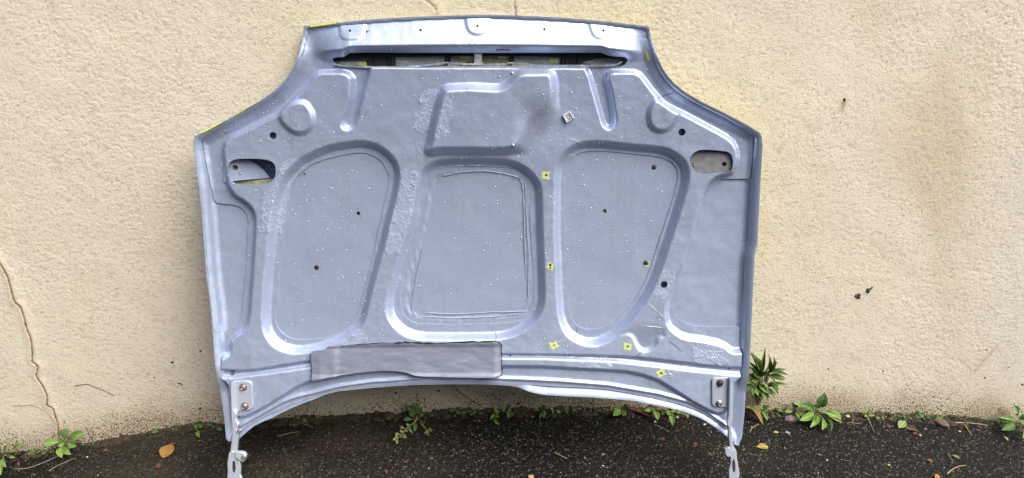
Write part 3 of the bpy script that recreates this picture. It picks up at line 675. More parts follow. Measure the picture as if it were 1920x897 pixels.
# ------------------------------------------------------------------ droplets
def droplets():
    n = 4200
    g = np.random.default_rng(11)
    P = np.column_stack([g.uniform(OUT.lo[0], OUT.hi[0], n), g.uniform(OUT.lo[1], OUT.hi[1], n)])
    dens = fbm(P[:, 0] * 5, P[:, 1] * 5, 6)
    P = P[dens > g.uniform(-1.0, 1.1, n)]
    sf = S_frame(P)
    r = g.gamma(2.0, .00026, len(P)) + .0005
    r = np.clip(r, .0005, .0020)
    fr = sf < -.003
    inpad = np.zeros(len(P), bool)
    for q in R_IN: inpad |= q.sd(P) < -.003
    k = fr | inpad
    P, r, fr = P[k], r[k], fr[k]
    w = np.where(fr, H_frame(P), padH(P))
    seg, rings = 7, [(1.0, 0), (.88, .30), (.55, .52), (.15, .62)]
    a = np.linspace(0, 2 * np.pi, seg, endpoint=False)
    T = np.concatenate([np.stack([q * np.cos(a), q * np.sin(a), np.full(seg, h)], 1) for q, h in rings])
    f = []
    for j in range(len(rings) - 1):
        for i in range(seg): f.append((j*seg+i, j*seg+(i+1)%seg, (j+1)*seg+(i+1)%seg, (j+1)*seg+i))
    f = np.array(f); nt = len(T)
    V = (T[None] * r[:, None, None]); V[:, :, 1] *= g.uniform(1.0, 1.5, len(P))[:, None]
    V = V + np.column_stack([P, w])[:, None, :]
    Fq = (f[None] + (np.arange(len(P)) * nt)[:, None, None]).reshape(-1, 4)
    cap = (np.arange((len(rings)-1)*seg, len(rings)*seg)[None] + (np.arange(len(P)) * nt)[:, None])
    t = NT("water_drop")
    t.set("Base Color", (.44, .48, .57)); t.set("Roughness", .08); t.set("Metallic", .25); t.set("Coat Weight", 1.0); t.set("Coat Roughness", .03)
    o = mesh_np("water_droplets", V.reshape(-1, 3), [Fq, cap], t.m, bonnet)
    o["kind"] = "stuff"
droplets()


# ================================================================== GROUND AND WALL
# the line where wall and tarmac meet, traced and carried onto the wall plane
BASE_PX = [(-60,866),(0,855),(40,850),(100,843),(160,832),(240,818),(320,805),(400,797),(480,791),(560,785),(640,781),(700,779),(800,775),(900,771),(1000,768),(1100,768),(1200,770),(1300,770),(1400,772),(1480,774),(1560,775),(1640,778),(1720,782),(1800,786),(1860,790),(1920,796),(1980,803)]
_bw = hit_plane(BASE_PX, (0, 0, 0), np.array([0, 1.0, 0]))
BX, BZ = _bw[:, 0], _bw[:, 2]
def g0(x):
    z = np.interp(x, BX, BZ)
    far = np.clip((np.abs(x) - 1.7) / 3.0, 0, 1)
    return z * (1 - far) + 0.0 * far

def jit_cells(x, y, size, seed):
    """distance to the nearest point of a jittered lattice, and that cell's random value"""
    T = _T[seed % 8]; best = np.full(x.shape, 9.0); val = np.zeros(x.shape)
    X, Y = x / size, y / size; xi, yi = np.floor(X).astype(int), np.floor(Y).astype(int)
    for dx in (-1, 0, 1):
        for dy in (-1, 0, 1):
            cx, cy = xi + dx, yi + dy
            a, b = (cx * 7 + cy * 131) % 256, (cy * 3 + cx * 57) % 256
            px, py = cx + .5 + .45 * T[a, b], cy + .5 + .45 * T[b, a]
            d = (X - px) ** 2 + (Y - py) ** 2
            m = d < best; best = np.where(m, d, best); val = np.where(m, T[(a + 11) % 256, (b + 5) % 256], val)
    return np.sqrt(best), val

def grid_mesh(name, A, B, fn, mat, parent=None, attrs=None, flip=False):
    U, V = np.meshgrid(A, B); X, at = fn(U.ravel(), V.ravel())
    idx = np.arange(len(A) * len(B)).reshape(len(B), len(A))
    q = np.stack([idx[:-1, :-1], idx[:-1, 1:], idx[1:, 1:], idx[1:, :-1]], -1).reshape(-1, 4)
    if flip: q = q[:, ::-1]
    o = mesh_np(name, X, [q], mat, parent)
    for k, v in (at or {}).items():
        a = o.data.attributes.new(k, 'FLOAT', 'POINT'); a.data.foreach_set("value", v.astype(np.float32))
    return o

# -- tarmac
def mat_tarmac():
    t = NT("wet_tarmac")
    x, y, z = t.sep()
    cell = t.vor(300, 'F1', 1)
    big = t.noise(3.2, 4, .6)
    base_c = t.mix(t.ramp(big, [(.35, 0), (.65, 1)]), (.0018, .0018, .0018), (.0036, .0033, .0027))
    sep = t.n("ShaderNodeSeparateColor", i_0=cell).outputs
    stone_glints = t.ramp(sep[0], [(.0, (.0022, .0022, .0022)), (.62, (.0026, .0025, .0022)), (.84, (.009, .0085, .007)), (.94, (.055, .050, .041)), (1.0, (.22, .20, .17))])  # palest cells are stones, their brightness also painting in wet glints
    col = t.mix(.72, base_c, stone_glints)
    brown = t.math('MULTIPLY', t.attr("grit"), t.ramp(t.noise(90, 4, .7), [(.3, 0), (.62, 1)]))
    col = t.mix(brown, col, (.07, .052, .032))
    moss = t.math('MULTIPLY', t.attr("edge"), t.ramp(t.noise(26, 5, .7), [(.42, 0), (.62, 1)]))
    col = t.mix(t.math('MULTIPLY', moss, .7), col, (.010, .010, .005))
    t.set("Base Color", col)
    t.set("Roughness", t.math('MULTIPLY_ADD', sep[1], .45, .32)); t.set("Specular IOR Level", .22)
    n = t.bump(t.vor(420), .0018, .9)
    t.bump(t.noise(900, 3), .0008, .8, n)
    return t.m
M["tarmac"] = mat_tarmac()
def ground_fn(x, y):
    z = g0(x) - 0.0
    near = (np.abs(x) < 1.9) & (y > -.75) & (y < .2)
    z = z + np.where(near, 0, 0)
    d1, v1 = jit_cells(x + .002 * vnoise(x * 300, y * 300, 1), y, .0072, 2)
    d2, v2 = jit_cells(x, y + .3, .0047, 4)
    a = (.0022 * (1 - d1 ** 2).clip(0) * (.55 + .6 * v1) + .0016 * (1 - d2 ** 2).clip(0) * (.5 + .5 * v2))
    z = z + np.where(near, a - .002, 0) + .004 * vnoise(x * 4, y * 4, 3) * near
    lip = ss(-.028, -.004, y) * (.006 + .006 * vnoise(x * 28, y * 0, 5)) * near      # dirt banked against the wall
    z = z + lip
    grit = (ss(-.05, -.45, x) * ss(-1.5, -1.05, x) * .55 + .12 * ss(.2, .9, vnoise(x * 3, y * 5, 6)))
    grit = grit * (.45 + .55 * ss(-.3, .4, vnoise(x * 6, y * 9, 2)))
    edge = ss(-.045, -.004, y)
    return np.column_stack([x, y, z]), {"grit": np.clip(grit, 0, 1), "edge": edge}
gx = np.concatenate([[-60, -25, -12, -6, -3.5, -2.4, -1.95], np.arange(-1.78, 1.78, .0029), [1.95, 2.4, 3.5, 6, 12, 25, 60]])
gy = np.concatenate([[-80, -30, -12, -6, -3, -1.6, -.9, -.6], np.arange(-.47, .02, .0029), [.08, .3, 3, 20, 60]])
ground = grid_mesh("ground", gx, gy, ground_fn, M["tarmac"])
ground["kind"] = "structure"

# -- rendered wall
def pxw(pts):
    q = hit_plane(pts, (0, 0, 0), np.array([0, 1.0, 0])); return q[:, [0, 2]]
CRACK = pxw([(-12,478),(0,495),(9,509),(15,522),(19,537),(22,550),(26,563),(31,570),(37.5,575),(43,590),(47,604),(49.7,616.5),(54,627),(58,636),(59,648),(60.5,660),(60,672),(60,679),(66,682),(71,688),(69.5,697),(68,706),(74,715),(79.5,722.5),(84,732),(88,742),(88,754),(89.5,762),(96,764),(99,767),(102,775),(104,782),(107,790),(109,799),(110,812),(112,828)])
CRACK2 = pxw([(788,-4),(800,2),(808,8),(814,13),(817,19)])
CRACK3 = pxw([(966.5,-2),(966,8),(967,16),(968,24),(970,31)])
CRACK4 = pxw([(847,722),(853,729),(859,735),(866,740),(874,745),(883,752),(893,758),(903,763)])
def seg_dist(P, line):
    d = np.full(len(P), 9.0); side = np.zeros(len(P))
    for a, b in zip(line[:-1], line[1:]):
        e = b - a; w = P - a; tt = np.clip((w @ e) / max(e @ e, 1e-12), 0, 1)
        v = w - tt[:, None] * e; dd = np.sqrt((v * v).sum(1)); m = dd < d
        d = np.where(m, dd, d); side = np.where(m, np.sign(e[0] * w[:, 1] - e[1] * w[:, 0]), side)
    return d, side
OUTW = []
for (u, v), w in zip(OUT.p, base(OUT.p)):
    q = B0 + HU * u + HV * v + HN * w; OUTW.append((q[0], q[2]))
OUTW = Poly(OUTW)
def wall_fn(x, z):
    near = (np.abs(x) < 1.85) & (z < 1.34) & (z > -.25)
    P = np.column_stack([x, z])
    # trowelled texture: small lumps drawn out sideways and down to the right
    xs, zs = x * .9 + z * .35, z - x * .18
    wx = .35 * vnoise(x * 60, z * 60, 2)
    d1, v1 = jit_cells(xs + .004 * vnoise(x * 90, z * 90, 1), zs * 1.25, .0082, 3)
    a = .0015 * (1 - d1 ** 1.5).clip(0) * (.55 + .65 * v1)
    a = a + .0011 * (1 - np.abs(fbm(xs * 95 + wx, zs * 120, 5, 2))) + .0006 * fbm(x * 230, z * 230, 6, 1)
    soft = .55 + .45 * ss(-.5, .5, fbm(x * 3.1, z * 3.1, 4, 2))
    h = a * soft * .35 + .0020 * fbm(x * 1.6, z * 1.6, 7, 2) + .0005 * fbm(x * 14, z * 14, 1, 2)
    over = np.zeros(len(x)); cr = np.zeros(len(x))
    for line, amp in ((CRACK, 1.0), (CRACK2, .45), (CRACK3, .2), (CRACK4, .8)):
        lo, hi = line.min(0) - .06, line.max(0) + .06
        k = np.all((P > lo) & (P < hi), 1)
        d, sd = seg_dist(P[k], line)
        lump = .0034 * np.exp(-(d / .018) ** 2) * np.where(sd > 0, 1.0, .35)
        groove = -.0038 * np.exp(-(d / .0032) ** 2)
        h[k] = h[k] * (1 - .5 * np.exp(-(d / .02) ** 2)) + amp * (lump + groove)
        cr[k] = np.maximum(cr[k], amp * np.exp(-(d / .014) ** 2))
    kk = near & (z > .05)
    sd = np.full(len(x), .4); sd[kk] = OUTW.sd(P[kk], .4)
    nz = fbm(x * 7, z * 7, 3)
    wgt = np.clip(.30 + .9 * ss(.2, .75, x) + .45 * ss(.9, 1.2, z) - .25 * ss(-.1, -.6, x), 0, 1.1)
    over = wgt * np.exp(-np.maximum(sd, 0) / .075) * (.75 + .35 * nz)
    zz = z - g0(x)
    damp = ss(.15, 0.0, zz + .018 * fbm(x * 9, z * 9, 5))
    # dirty run marks on the right
    st = ss(.62, 1.25, x) * ss(-.15, .75, fbm(x * 4.2 + z * 1.6, z * 1.5 - x * .3, 6, 3))
    pale = ss(1.02, 1.28, x + .28 * (1.0 - z) - .25 + .10 * vnoise(x * 5, z * 5, 2))
    st = st * (1 - .8 * pale)
    nail = pxw([(1582, 192)])[0]
    dn = np.hypot((x - nail[0]) * 1.6, np.where(z < nail[1], (z - nail[1]) * .55, (z - nail[1]) * 2))
    rust = np.exp(-(dn / .012) ** 2)
    sc = pxw([(1826, 698), (1848, 672), (1868, 650)])
    d, _ = seg_dist(P, sc); rust = np.maximum(rust, .45 * np.exp(-(d / .006) ** 2))
    y = np.where(near, -h, 0)
    return np.column_stack([x, y, z]), {"overspray": np.clip(over, 0, 1), "crack": np.clip(cr, 0, 1), "damp": damp, "stain": np.clip(st, 0, 1), "rustmark": rust, "pale": pale * near, "height": np.where(near, np.clip(a / .0032, 0, 1), .5)}
def mat_wall():
    t = NT("cream_render")
    col = t.mix(t.ramp(t.noise(2.6, 5, .6), [(.30, 0), (.70, 1)]), (.72, .635, .49), (.76, .68, .54))
    col = t.mix(t.math('MULTIPLY', t.ramp(t.noise(7, 6, .65), [(.48, 0), (.80, 1)]), .22), col, (.66, .555, .405))
    col = t.mix(t.math('MULTIPLY', t.attr("pale"), .75), col, (.70, .64, .53))
    col = t.mix(t.math('MULTIPLY', t.attr("stain"), .46), col, (.52, .37, .21))
    col = t.mix(t.math('MULTIPLY', t.attr("overspray"), .55), col, (.78, .66, .28))
    col = t.mix(t.math('MULTIPLY', t.attr("crack"), .40), col, (.52, .37, .19))
    col = t.mix(t.math('MULTIPLY', t.attr("rustmark"), .75), col, (.26, .15, .06))
    # brown tint in the low spots of the trowelled texture
    pit = t.ramp(t.attr("height"), [(.10, 1), (.34, 0)])
    col = t.mix(t.math('MULTIPLY', pit, .24), col, (.30, .215, .12))
    # splash dirt towards the ground
    col = t.mix(t.math('MULTIPLY', t.attr("damp"), .45), col, (.40, .28, .13))
    spk = t.ramp(t.math('ADD', t.noise(330, 2, .55), t.math('MULTIPLY', t.attr("damp"), .15)), [(.655, 0), (.70, 1)])
    col = t.mix(spk, col, (.045, .035, .020))
    t.set("Base Color", col); t.set("Roughness", .88); t.set("Specular IOR Level", .25)
    n = t.bump(t.noise(330, 4, .6), .0009, .85)
    t.bump(t.vor(260), .0008, .5, n)
    return t.m
M["wall"] = mat_wall()
wall = empty("rendered_wall", (0, 0, 0), "cream textured render wall rising behind the bonnet, cracked at the left", "wall")
wx_ = np.concatenate([[-9, -5, -3, -2.2], np.arange(-1.80, 1.80, .0026), [2.2, 3, 5, 9]])
wz_ = np.concatenate([[-.5, -.3], np.arange(-.16, 1.28, .0026), [1.5, 2.0, 2.8]])
grid_mesh("render_coat", wx_, wz_, wall_fn, M["wall"], wall)
py_mesh("wall_body", box_v(-9, 9, .02, .25, -.5, 2.8), [(3,2,1,0)[::-1] if False else (0,3,2,1),(1,2,6,5),(2,3,7,6),(3,0,4,7),(4,5,6,7)], M["wall"], wall)

M["dark"] = simple("dark_dirt", (.022, .016, .010), .9, c2=(.05, .032, .016), scale=200, bump=.001)
def ribbon(name, line, w, mat, parent, seed, yoff, jit=.0016):
    g = np.random.default_rng(seed); q = crom(line, False, 6); q = q + g.normal(0, jit, q.shape)
    tg = np.gradient(q, axis=0); tg /= np.linalg.norm(tg, axis=1)[:, None]; nn = np.stack([-tg[:, 1], tg[:, 0]], 1)
    ww = w * g.uniform(.2, 1.0, len(q)); n = len(q)
    yo = np.full(n, yoff) + 0
    L, R = q + nn * ww[:, None] / 2, q - nn * ww[:, None] / 2
    V = [(a[0], y, a[1]) for a, y in zip(L, yo)] + [(a[0], y - .0012, a[1]) for a, y in zip(q, yo)] + [(a[0], y, a[1]) for a, y in zip(R, yo)]
    Fc = []
    for i in range(n - 1):
        Fc += [(i, i+1, n+i+1, n+i), (n+i, n+i+1, 2*n+i+1, 2*n+i)]
    return py_mesh(name, V, Fc, mat, parent, True)
def wall_y(pt):
    X, _ = wall_fn(np.array([pt[0]]), np.array([pt[1]])); return X[0, 1]
def on_wall_ribbon(name, line, w, mat, parent, seed, jit=.0012, lift=.0004):
    o = ribbon(name, line, w, mat, parent, seed, 0.0, jit)
    me = o.data; co = np.empty(len(me.vertices) * 3, np.float32); me.vertices.foreach_get("co", co); co = co.reshape(-1, 3)
    X, _ = wall_fn(co[:, 0].astype(float), co[:, 2].astype(float)); co[:, 1] = X[:, 1] - lift + co[:, 1]
    me.vertices.foreach_set("co", co.ravel()); me.update(); return o
M["crackfill"] = simple("rusty_crack", (.30, .19, .09), .9, c2=(.10, .06, .03), scale=140)
on_wall_ribbon("crack", CRACK, .0034, M["crackfill"], wall, 1, .0014)
on_wall_ribbon("crack", CRACK3, .0010, M["crackfill"], wall, 3, .0008)
def blob_on_wall(name, px, mat, seed, h=.003, parent=None):
    """a small irregular lump stuck to the wall, outline in photo pixels"""
    q = pxw(crom(px, True, 3)); g = np.random.default_rng(seed); q = q + g.normal(0, .0005, q.shape); c = q.mean(0)
    V = []
    for f, hh in ((1, -.001), (.8, .6), (.45, 1.0)):
        for p in q:
            r = c + (p - c) * f; V.append((r[0], wall_y(r) - h * hh * (1 + g.normal(0, .25)), r[1]))
    V.append((c[0], wall_y(c) - h * 1.05, c[1])); n = len(q); Fc = []
    for j in range(2):
        for i in range(n): Fc.append((j*n+i, (j+1)*n+i, (j+1)*n+(i+1)%n, j*n+(i+1)%n))
    for i in range(n): Fc.append((2*n+i, 3*n, 2*n+(i+1)%n))
    return py_mesh(name, V, Fc, mat, parent)
M["lichen"] = simple("grey_lichen", (.10, .105, .085), .95, c2=(.035, .037, .028), scale=420, bump=.001)
tag(blob_on_wall("lichen_spot", [(1602,556),(1604,552.5),(1608,551.5),(1610,550),(1614,551),(1613.5,556),(1613,560),(1608,560.5),(1606,558)], M["lichen"], 4), "left of two grey lichen spots on the wall right of the bonnet", "lichen", "grey lichen spots on the wall")
tag(blob_on_wall("lichen_spot", [(1623,547),(1624,542),(1627,540),(1632,540),(1635,537.5),(1637,538.5),(1635,542),(1631,543.5),(1630,549),(1626.5,550.5)], M["lichen"], 5), "right of two grey lichen spots on the wall, with a short tail", "lichen", "grey lichen spots on the wall")
blob_on_wall("nail_hole", [(1580,187),(1582,184),(1585,184.5),(1586,187),(1584,190.5),(1581,190)], M["black"], 6, .0012, wall)

# thin roots, stems and twigs: tapering tubes
def tube(name, pts, r0, r1, mat, parent=None, seg=6):
    p = crom(np.asarray(pts, float), False, 5); n = len(p); V, Fc = [], []
    for i in range(n):
        tg = p[min(i+1, n-1)] - p[max(i-1, 0)]; tg /= max(np.linalg.norm(tg), 1e-9)
        a = np.cross(tg, (0, 1, .3)); a /= max(np.linalg.norm(a), 1e-9); b = np.cross(tg, a)
        r = r0 + (r1 - r0) * i / (n - 1)
        for k in range(seg):
            t = 2 * math.pi * k / seg; V.append(p[i] + r * (a * math.cos(t) + b * math.sin(t)))
    for i in range(n - 1):
        for k in range(seg): Fc.append((i*seg+k, i*seg+(k+1)%seg, (i+1)*seg+(k+1)%seg, (i+1)*seg+k))
    Fc += [tuple(range(seg))[::-1], tuple((n-1)*seg+k for k in range(seg))]
    return py_mesh(name, V, Fc, mat, parent, True)

def gnd(px, lift=0.0):
    """photo pixel -> point on the tarmac (or the foot of the wall)"""
    out = []
    for p in np.atleast_2d(np.asarray(px, float)):
        z = 0.0
        for _ in range(6):
            X = hit_plane([p], (0, 0, z), np.array([0, 0, 1.0]))[0]; z = float(g0(X[0])) + lift
        if X[1] > -.006: X = hit_plane([p], (0, -.006, 0), np.array([0, 1.0, 0]))[0]
        out.append(X)
    return np.array(out)
def wal(px, off=.003):
    return hit_plane(px, (0, -off, 0), np.array([0, 1.0, 0]))


# ================================================================== WEEDS
def leaf_mat(name, c0, c1, vein, rough=.42, sub=.12):
    t = NT(name)
    x, y, z = t.sep()
    mid = t.ramp(t.math('ABSOLUTE', x), [(.02, 1), (.07, 0)])
    ob = t.n("ShaderNodeObjectInfo").outputs["Random"]
    c = t.mix(t.ramp(t.noise(7, 4), [(.3, 0), (.7, 1)]), c0, c1)
    c = t.mix(t.math('MULTIPLY', ob, .35), c, tuple(q * .55 for q in c0))
    sv = t.math('SINE', t.math('MULTIPLY_ADD', y, 46.0, t.math('MULTIPLY', t.math('ABSOLUTE', x), -44.0)))
    c = t.mix(t.math('MULTIPLY', t.ramp(sv, [(.80, 0), (.98, 1)]), .30), c, vein)
    c = t.mix(t.math('MULTIPLY', mid, .7), c, vein)
    spots = t.ramp(t.noise(14, 3, .6), [(.70, 0), (.76, 1)])
    c = t.mix(t.math('MULTIPLY', spots, .4), c, (.20, .15, .05))
    t.set("Base Color", c); t.set("Roughness", rough)
    t.set("Subsurface Weight", sub); t.set("Subsurface Radius", (.02, .03, .01)); t.set("Subsurface Scale", .05)
    t.bump(t.math('ADD', sv, t.math('MULTIPLY', t.noise(30, 3), 2.0)), .012, .5)
    return t.m
M["leaf"] = leaf_mat("weed_leaf", (.16, .29, .05), (.225, .37, .075), (.36, .48, .16))
M["leafdark"] = leaf_mat("dark_weed_leaf", (.075, .155, .036), (.115, .21, .05), (.22, .33, .10))
M["leafpale"] = leaf_mat("pale_sprig_leaf", (.22, .29, .09), (.30, .37, .13), (.42, .48, .22))
M["leafyell"] = leaf_mat("yellowing_leaf", (.30, .30, .06), (.20, .24, .05), (.40, .40, .15))
M["stem"] = simple("weed_stem", (.16, .20, .06), .5, c2=(.20, .13, .06), scale=120)
M["reddry"] = simple("dry_red_brown", (.16, .055, .028), .7, c2=(.075, .028, .018), scale=120, bump=.0006)
M["straw"] = simple("dry_straw", (.42, .34, .20), .7, c2=(.28, .21, .12), scale=160)
M["twig"] = simple("dark_twig", (.060, .040, .028), .8, c2=(.030, .020, .014), scale=160)
M["tan"] = simple("tan_dry_leaf", (.42, .29, .13), .7, c2=(.30, .19, .075), scale=90, bump=.0008, bscale=200)

LEAF_W = {  # half width along the length (0 stalk end, 1 tip)
 'oval':  [(0,.03),(.10,.035),(.20,.10),(.32,.30),(.48,.46),(.64,.50),(.80,.42),(.92,.24),(1,.02)],
 'spoon': [(0,.04),(.15,.05),(.32,.10),(.48,.22),(.62,.42),(.76,.50),(.88,.42),(.96,.22),(1,.03)],
 'lance': [(0,.10),(.12,.22),(.28,.38),(.45,.50),(.62,.46),(.78,.32),(.90,.16),(1,.01)],
 'toothed': [(0,.08),(.12,.16),(.22,.30),(.30,.27),(.40,.45),(.47,.38),(.58,.50),(.65,.40),(.76,.40),(.82,.29),(.92,.17),(1,.01)]}
_leafmesh = {}
def leaf_mesh(shape, mat, bend=.18, fold=.22, wav=.02, var=0):
    key = (shape, mat.name, bend, var)
    if key in _leafmesh: return _leafmesh[key]
    prof = LEAF_W[shape]; t = np.linspace(0, 1, 13); hw = np.interp(t, *zip(*prof))
    S = np.linspace(-1, 1, 7); g = np.random.default_rng(hash((shape, var)) % 1000 if False else len(shape) * 7 + var)
    ph = g.uniform(0, 6)
    V = []
    for j, (tt, h) in enumerate(zip(t, hw)):
        for q in S:
            z = bend * 4 * tt * (1 - tt) * .5 - bend * .35 * tt * tt + fold * h * abs(q) + wav * math.sin(9 * tt + ph + 2 * q) * abs(q)
            V.append((q * h + .03 * math.sin(3 * tt + ph), tt, z))
    Fc = [(j*7+i, j*7+i+1, (j+1)*7+i+1, (j+1)*7+i) for j in range(12) for i in range(6)]
    me = bpy.data.meshes.new("leaf"); me.from_pydata(V, [], Fc); me.update()
    me.polygons.foreach_set("use_smooth", [True] * len(me.polygons)); me.materials.append(mat)
    _leafmesh[key] = me; return me
def put_leaf(parent, b, tip, width, shape, mat, up=(0, -.6, .8), var=0, bend=.18, name="leaf", fold=.22):
    b, tip = Vector(b), Vector(tip); d = tip - b; L = max(d.length, .003); d.normalize()
    n = Vector(up); n = (n - d * n.dot(d)).normalized(); x = d.cross(n)
    o = bpy.data.objects.new(name, leaf_mesh(shape, mat, bend, fold, .02, var))
    m = Matrix(((x.x * width, d.x * L, n.x * L), (x.y * width, d.y * L, n.y * L), (x.z * width, d.z * L, n.z * L)))
    link(o, parent); M4 = m.to_4x4(); M4.translation = b - Vector(parent.location) if parent else b
    o.matrix_local = M4
    return o
PXM = .00150   # metres per photo pixel near the foot of the wall
def weed(name, label, cat, base_px, leaves, mat="leaf", group=None, off=.012):
    """leaves: (root px, tip px, width px, shape, lift) traced from the photograph"""
    b = gnd([base_px])[0]; b[1] = min(b[1], -off)
    root = empty(name, b, label, cat, group)
    for k, lf in enumerate(leaves):
        rp, tp, w, shp, lift = lf[:5]; mt = lf[5] if len(lf) > 5 else mat
        a = place_pt(rp, .012 + .3 * lift); t = place_pt(tp, .010 + lift)
        put_leaf(root, a, t, w * PXM * (1.25 if w >= 10 and shp != 'lance' else 1.0), shp, M[mt], up=(random.uniform(-.35, .35), -.65, .75), var=k % 4)
        if (np.array(rp) - np.array(base_px)) @ (np.array(rp) - np.array(base_px)) > 16:
            tube("stem", np.array([b, (b + a) / 2 + [0, -.004, .002], a]) - b, .0012, .0008, M["stem"], root, 5)
    return root
def place_pt(px, lift):
    """a point a little off the wall, or a little above the tarmac if the pixel falls on it"""
    X = hit_plane([px], (0, -lift, 0), np.array([0, 1.0, 0]))[0]
    if X[2] > g0(X[0]) + .006: return X
    for _ in range(5):
        X = hit_plane([px], (0, 0, float(g0(X[0])) + .008 + .4 * lift), np.array([0, 0, 1.0]))[0]
    return X

weed("weed", "oval leaved rosette weed at the foot of the wall crack", "weed", (121,829), [
 ((121,828),(127,805),16,'oval',.014), ((117,829),(80,832),14,'oval',.02), ((131,825),(156,812),15,'oval',.025), ((122,831),(110,838),10,'oval',.02,'leaf'),
 ((126,832),(142,837),11,'oval',.025), ((122,834),(115,857),15,'oval',.02), ((125,834),(131,852),14,'oval',.024), ((121,831),(109,824),8,'oval',.01,'leafdark')])
weed("weed", "pale green rosette weed cut by the left edge of the picture", "weed", (10,850), [
 ((8,849),(-4,843),11,'oval',.02), ((10,849),(14,838),10,'toothed',.02), ((19,852),(45,832),9,'spoon',.02), ((12,854),(9,874),14,'oval',.025), ((17,856),(27,858),7,'oval',.02), ((4,872),(1,889),10,'oval',.03), ((4,848),(2,836),8,'toothed',.012)])
weed("weed", "tiny two leaved seedling in the shade left of the bonnet", "weed", (371,803), [
 ((371,806),(366,803),7,'oval',.012), ((371,808),(373,819),9,'oval',.02), ((371,803),(364,798),8,'oval',.01,'leafdark'), ((372,803),(379,798),8,'oval',.01,'leafdark'), ((371,802),(372,797),6,'oval',.008,'leafdark')])
sp = weed("weed", "straggling weed under the middle of the bonnet with a pale leafy sprig", "weed", (783,786), [
 ((778,782),(764,761),9,'oval',.012,'leafdark'), ((780,780),(774,757),9,'oval',.014,'leafdark'), ((782,779),(783,756),9,'oval',.014,'leafdark'), ((785,780),(790,763),9,'oval',.014,'leafdark'),
 ((776,786),(768,768),9,'oval',.010,'leafdark'), ((786,784),(795,776),8,'oval',.010,'leafdark'), ((774,787),(757,786),9,'oval',.018,'leafdark'), ((779,793),(778,808),9,'oval',.022), ((790,790),(795,800),7,'oval',.02),
 ((803,812),(803,817),6,'oval',.015), ((803,810),(796,812),6,'oval',.015), ((804,809),(810,806),6,'oval',.015), ((803,811),(807,802),5,'oval',.012), ((768,798),(773,811),7,'spoon',.02,'leafpale'), ((770,797),(762,797),6,'spoon',.02,'leafpale'),
 ((760,804),(751,801),7,'spoon',.02,'leafpale'), ((760,806),(763,810),6,'spoon',.02,'leafpale'), ((757,808),(750,810),6,'spoon',.02,'leafpale'), ((756,812),(761,821),7,'spoon',.02,'leafpale'), ((752,815),(741,814),7,'spoon',.02,'leafpale'),
 ((750,817),(754,820),6,'spoon',.02,'leafpale'), ((747,820),(741,819),6,'spoon',.02,'leafpale'), ((745,822),(737,825),6,'spoon',.02,'leafpale'), ((745,823),(744,832),6,'spoon',.02,'leafpale')], mat="leafdark")
b_ = np.array(sp.location)
tube("stem", np.array([place_pt(p, .014) for p in ((783,785),(772,797),(762,804),(752,815),(744,824))]) - b_, .0014, .0008, M["leafpale"], sp, 5)
for k in range(10):
    a = (790 + random.uniform(-4, 9), 786 + random.uniform(-3, 8)); c = (a[0] + random.uniform(-5, 6), a[1] + random.uniform(-6, 6))
    put_leaf(sp, place_pt(a, .012), place_pt(c, .014), .005, 'lance', M["reddry"], var=k % 4, name="dry_leaf")
weed("weed", "small bright weed under the bonnet middle with one long leaf on the tarmac", "weed", (931,776), [
 ((930,775),(931,768),8,'oval',.012), ((930,777),(935,783),7,'oval',.015), ((928,778),(920,786),6,'oval',.02), ((929,778),(923,774),6,'oval',.012), ((928,785),(934,796),7,'oval',.02), ((932,776),(935,771),6,'oval',.012)])
weed("weed", "small weed under the bonnet middle with an upright dark leaf against the wall", "weed", (949,770), [
 ((950,767),(958,759),8,'oval',.012,'leafdark'), ((947,768),(942,771),7,'oval',.014), ((951,769),(958,770),7,'oval',.014), ((950,771),(954,782),8,'oval',.02), ((956,773),(962,777),5,'oval',.015), ((949,768),(944,763),6,'oval',.01)])
weed("weed", "dark leaved weed by the wall below the bonnet, right of the two bright ones", "weed", (1014,769), [
 ((1015,768),(1024,762),10,'oval',.012,'leafdark'), ((1016,770),(1022,779),8,'oval',.018,'leaf'), ((1014,771),(1012,784),6,'oval',.018,'leafdark'), ((1012,769),(1003,769),6,'oval',.012,'leafdark'), ((1017,771),(1020,782),6,'oval',.02,'leafpale')], mat="leafdark")
weed("weed", "tiny arching seedling with two pale leaves under the bonnet", "weed", (1037,769), [
 ((1038,769),(1037,775),5,'oval',.014), ((1042,769),(1051,774),6,'oval',.016,'leafpale'), ((1038,768),(1032,766),4,'oval',.01)])
weed("weed", "broad leaved weed beside the red brown dry leaf under the bonnet", "weed", (1168,766), [
 ((1164,768),(1151,779),12,'oval',.02), ((1170,766),(1177,760),10,'oval',.012,'leafdark'), ((1169,768),(1171,763),6,'oval',.014,'leafpale'), ((1168,770),(1169,779),6,'oval',.02), ((1172,770),(1173,779),6,'oval',.022), ((1166,767),(1160,763),8,'oval',.01,'leafdark')])
weed("weed", "clump of round leaved weeds tucked behind the bonnet's right rear lip", "weed", (1232,766), [
 ((1222,769),(1209,770),9,'oval',.02), ((1225,771),(1234,786),11,'oval',.03), ((1222,765),(1228,773),8,'oval',.02,'leafdark'), ((1240,770),(1245,778),8,'oval',.02,'leafdark'), ((1252,768),(1256,779),11,'oval',.025), ((1262,777),(1262,797),10,'oval',.03),
 ((1268,772),(1276,775),9,'oval',.02), ((1285,776),(1290,783),7,'oval',.02), ((1232,764),(1238,768),9,'oval',.015,'leafdark'), ((1246,764),(1250,770),9,'oval',.015,'leafdark'), ((1258,766),(1266,772),10,'oval',.02), ((1274,772),(1284,777),8,'oval',.02,'leafdark'), ((1216,764),(1220,770),7,'oval',.012,'leafdark'), ((1264,770),(1258,764),8,'oval',.015,'leafdark')])
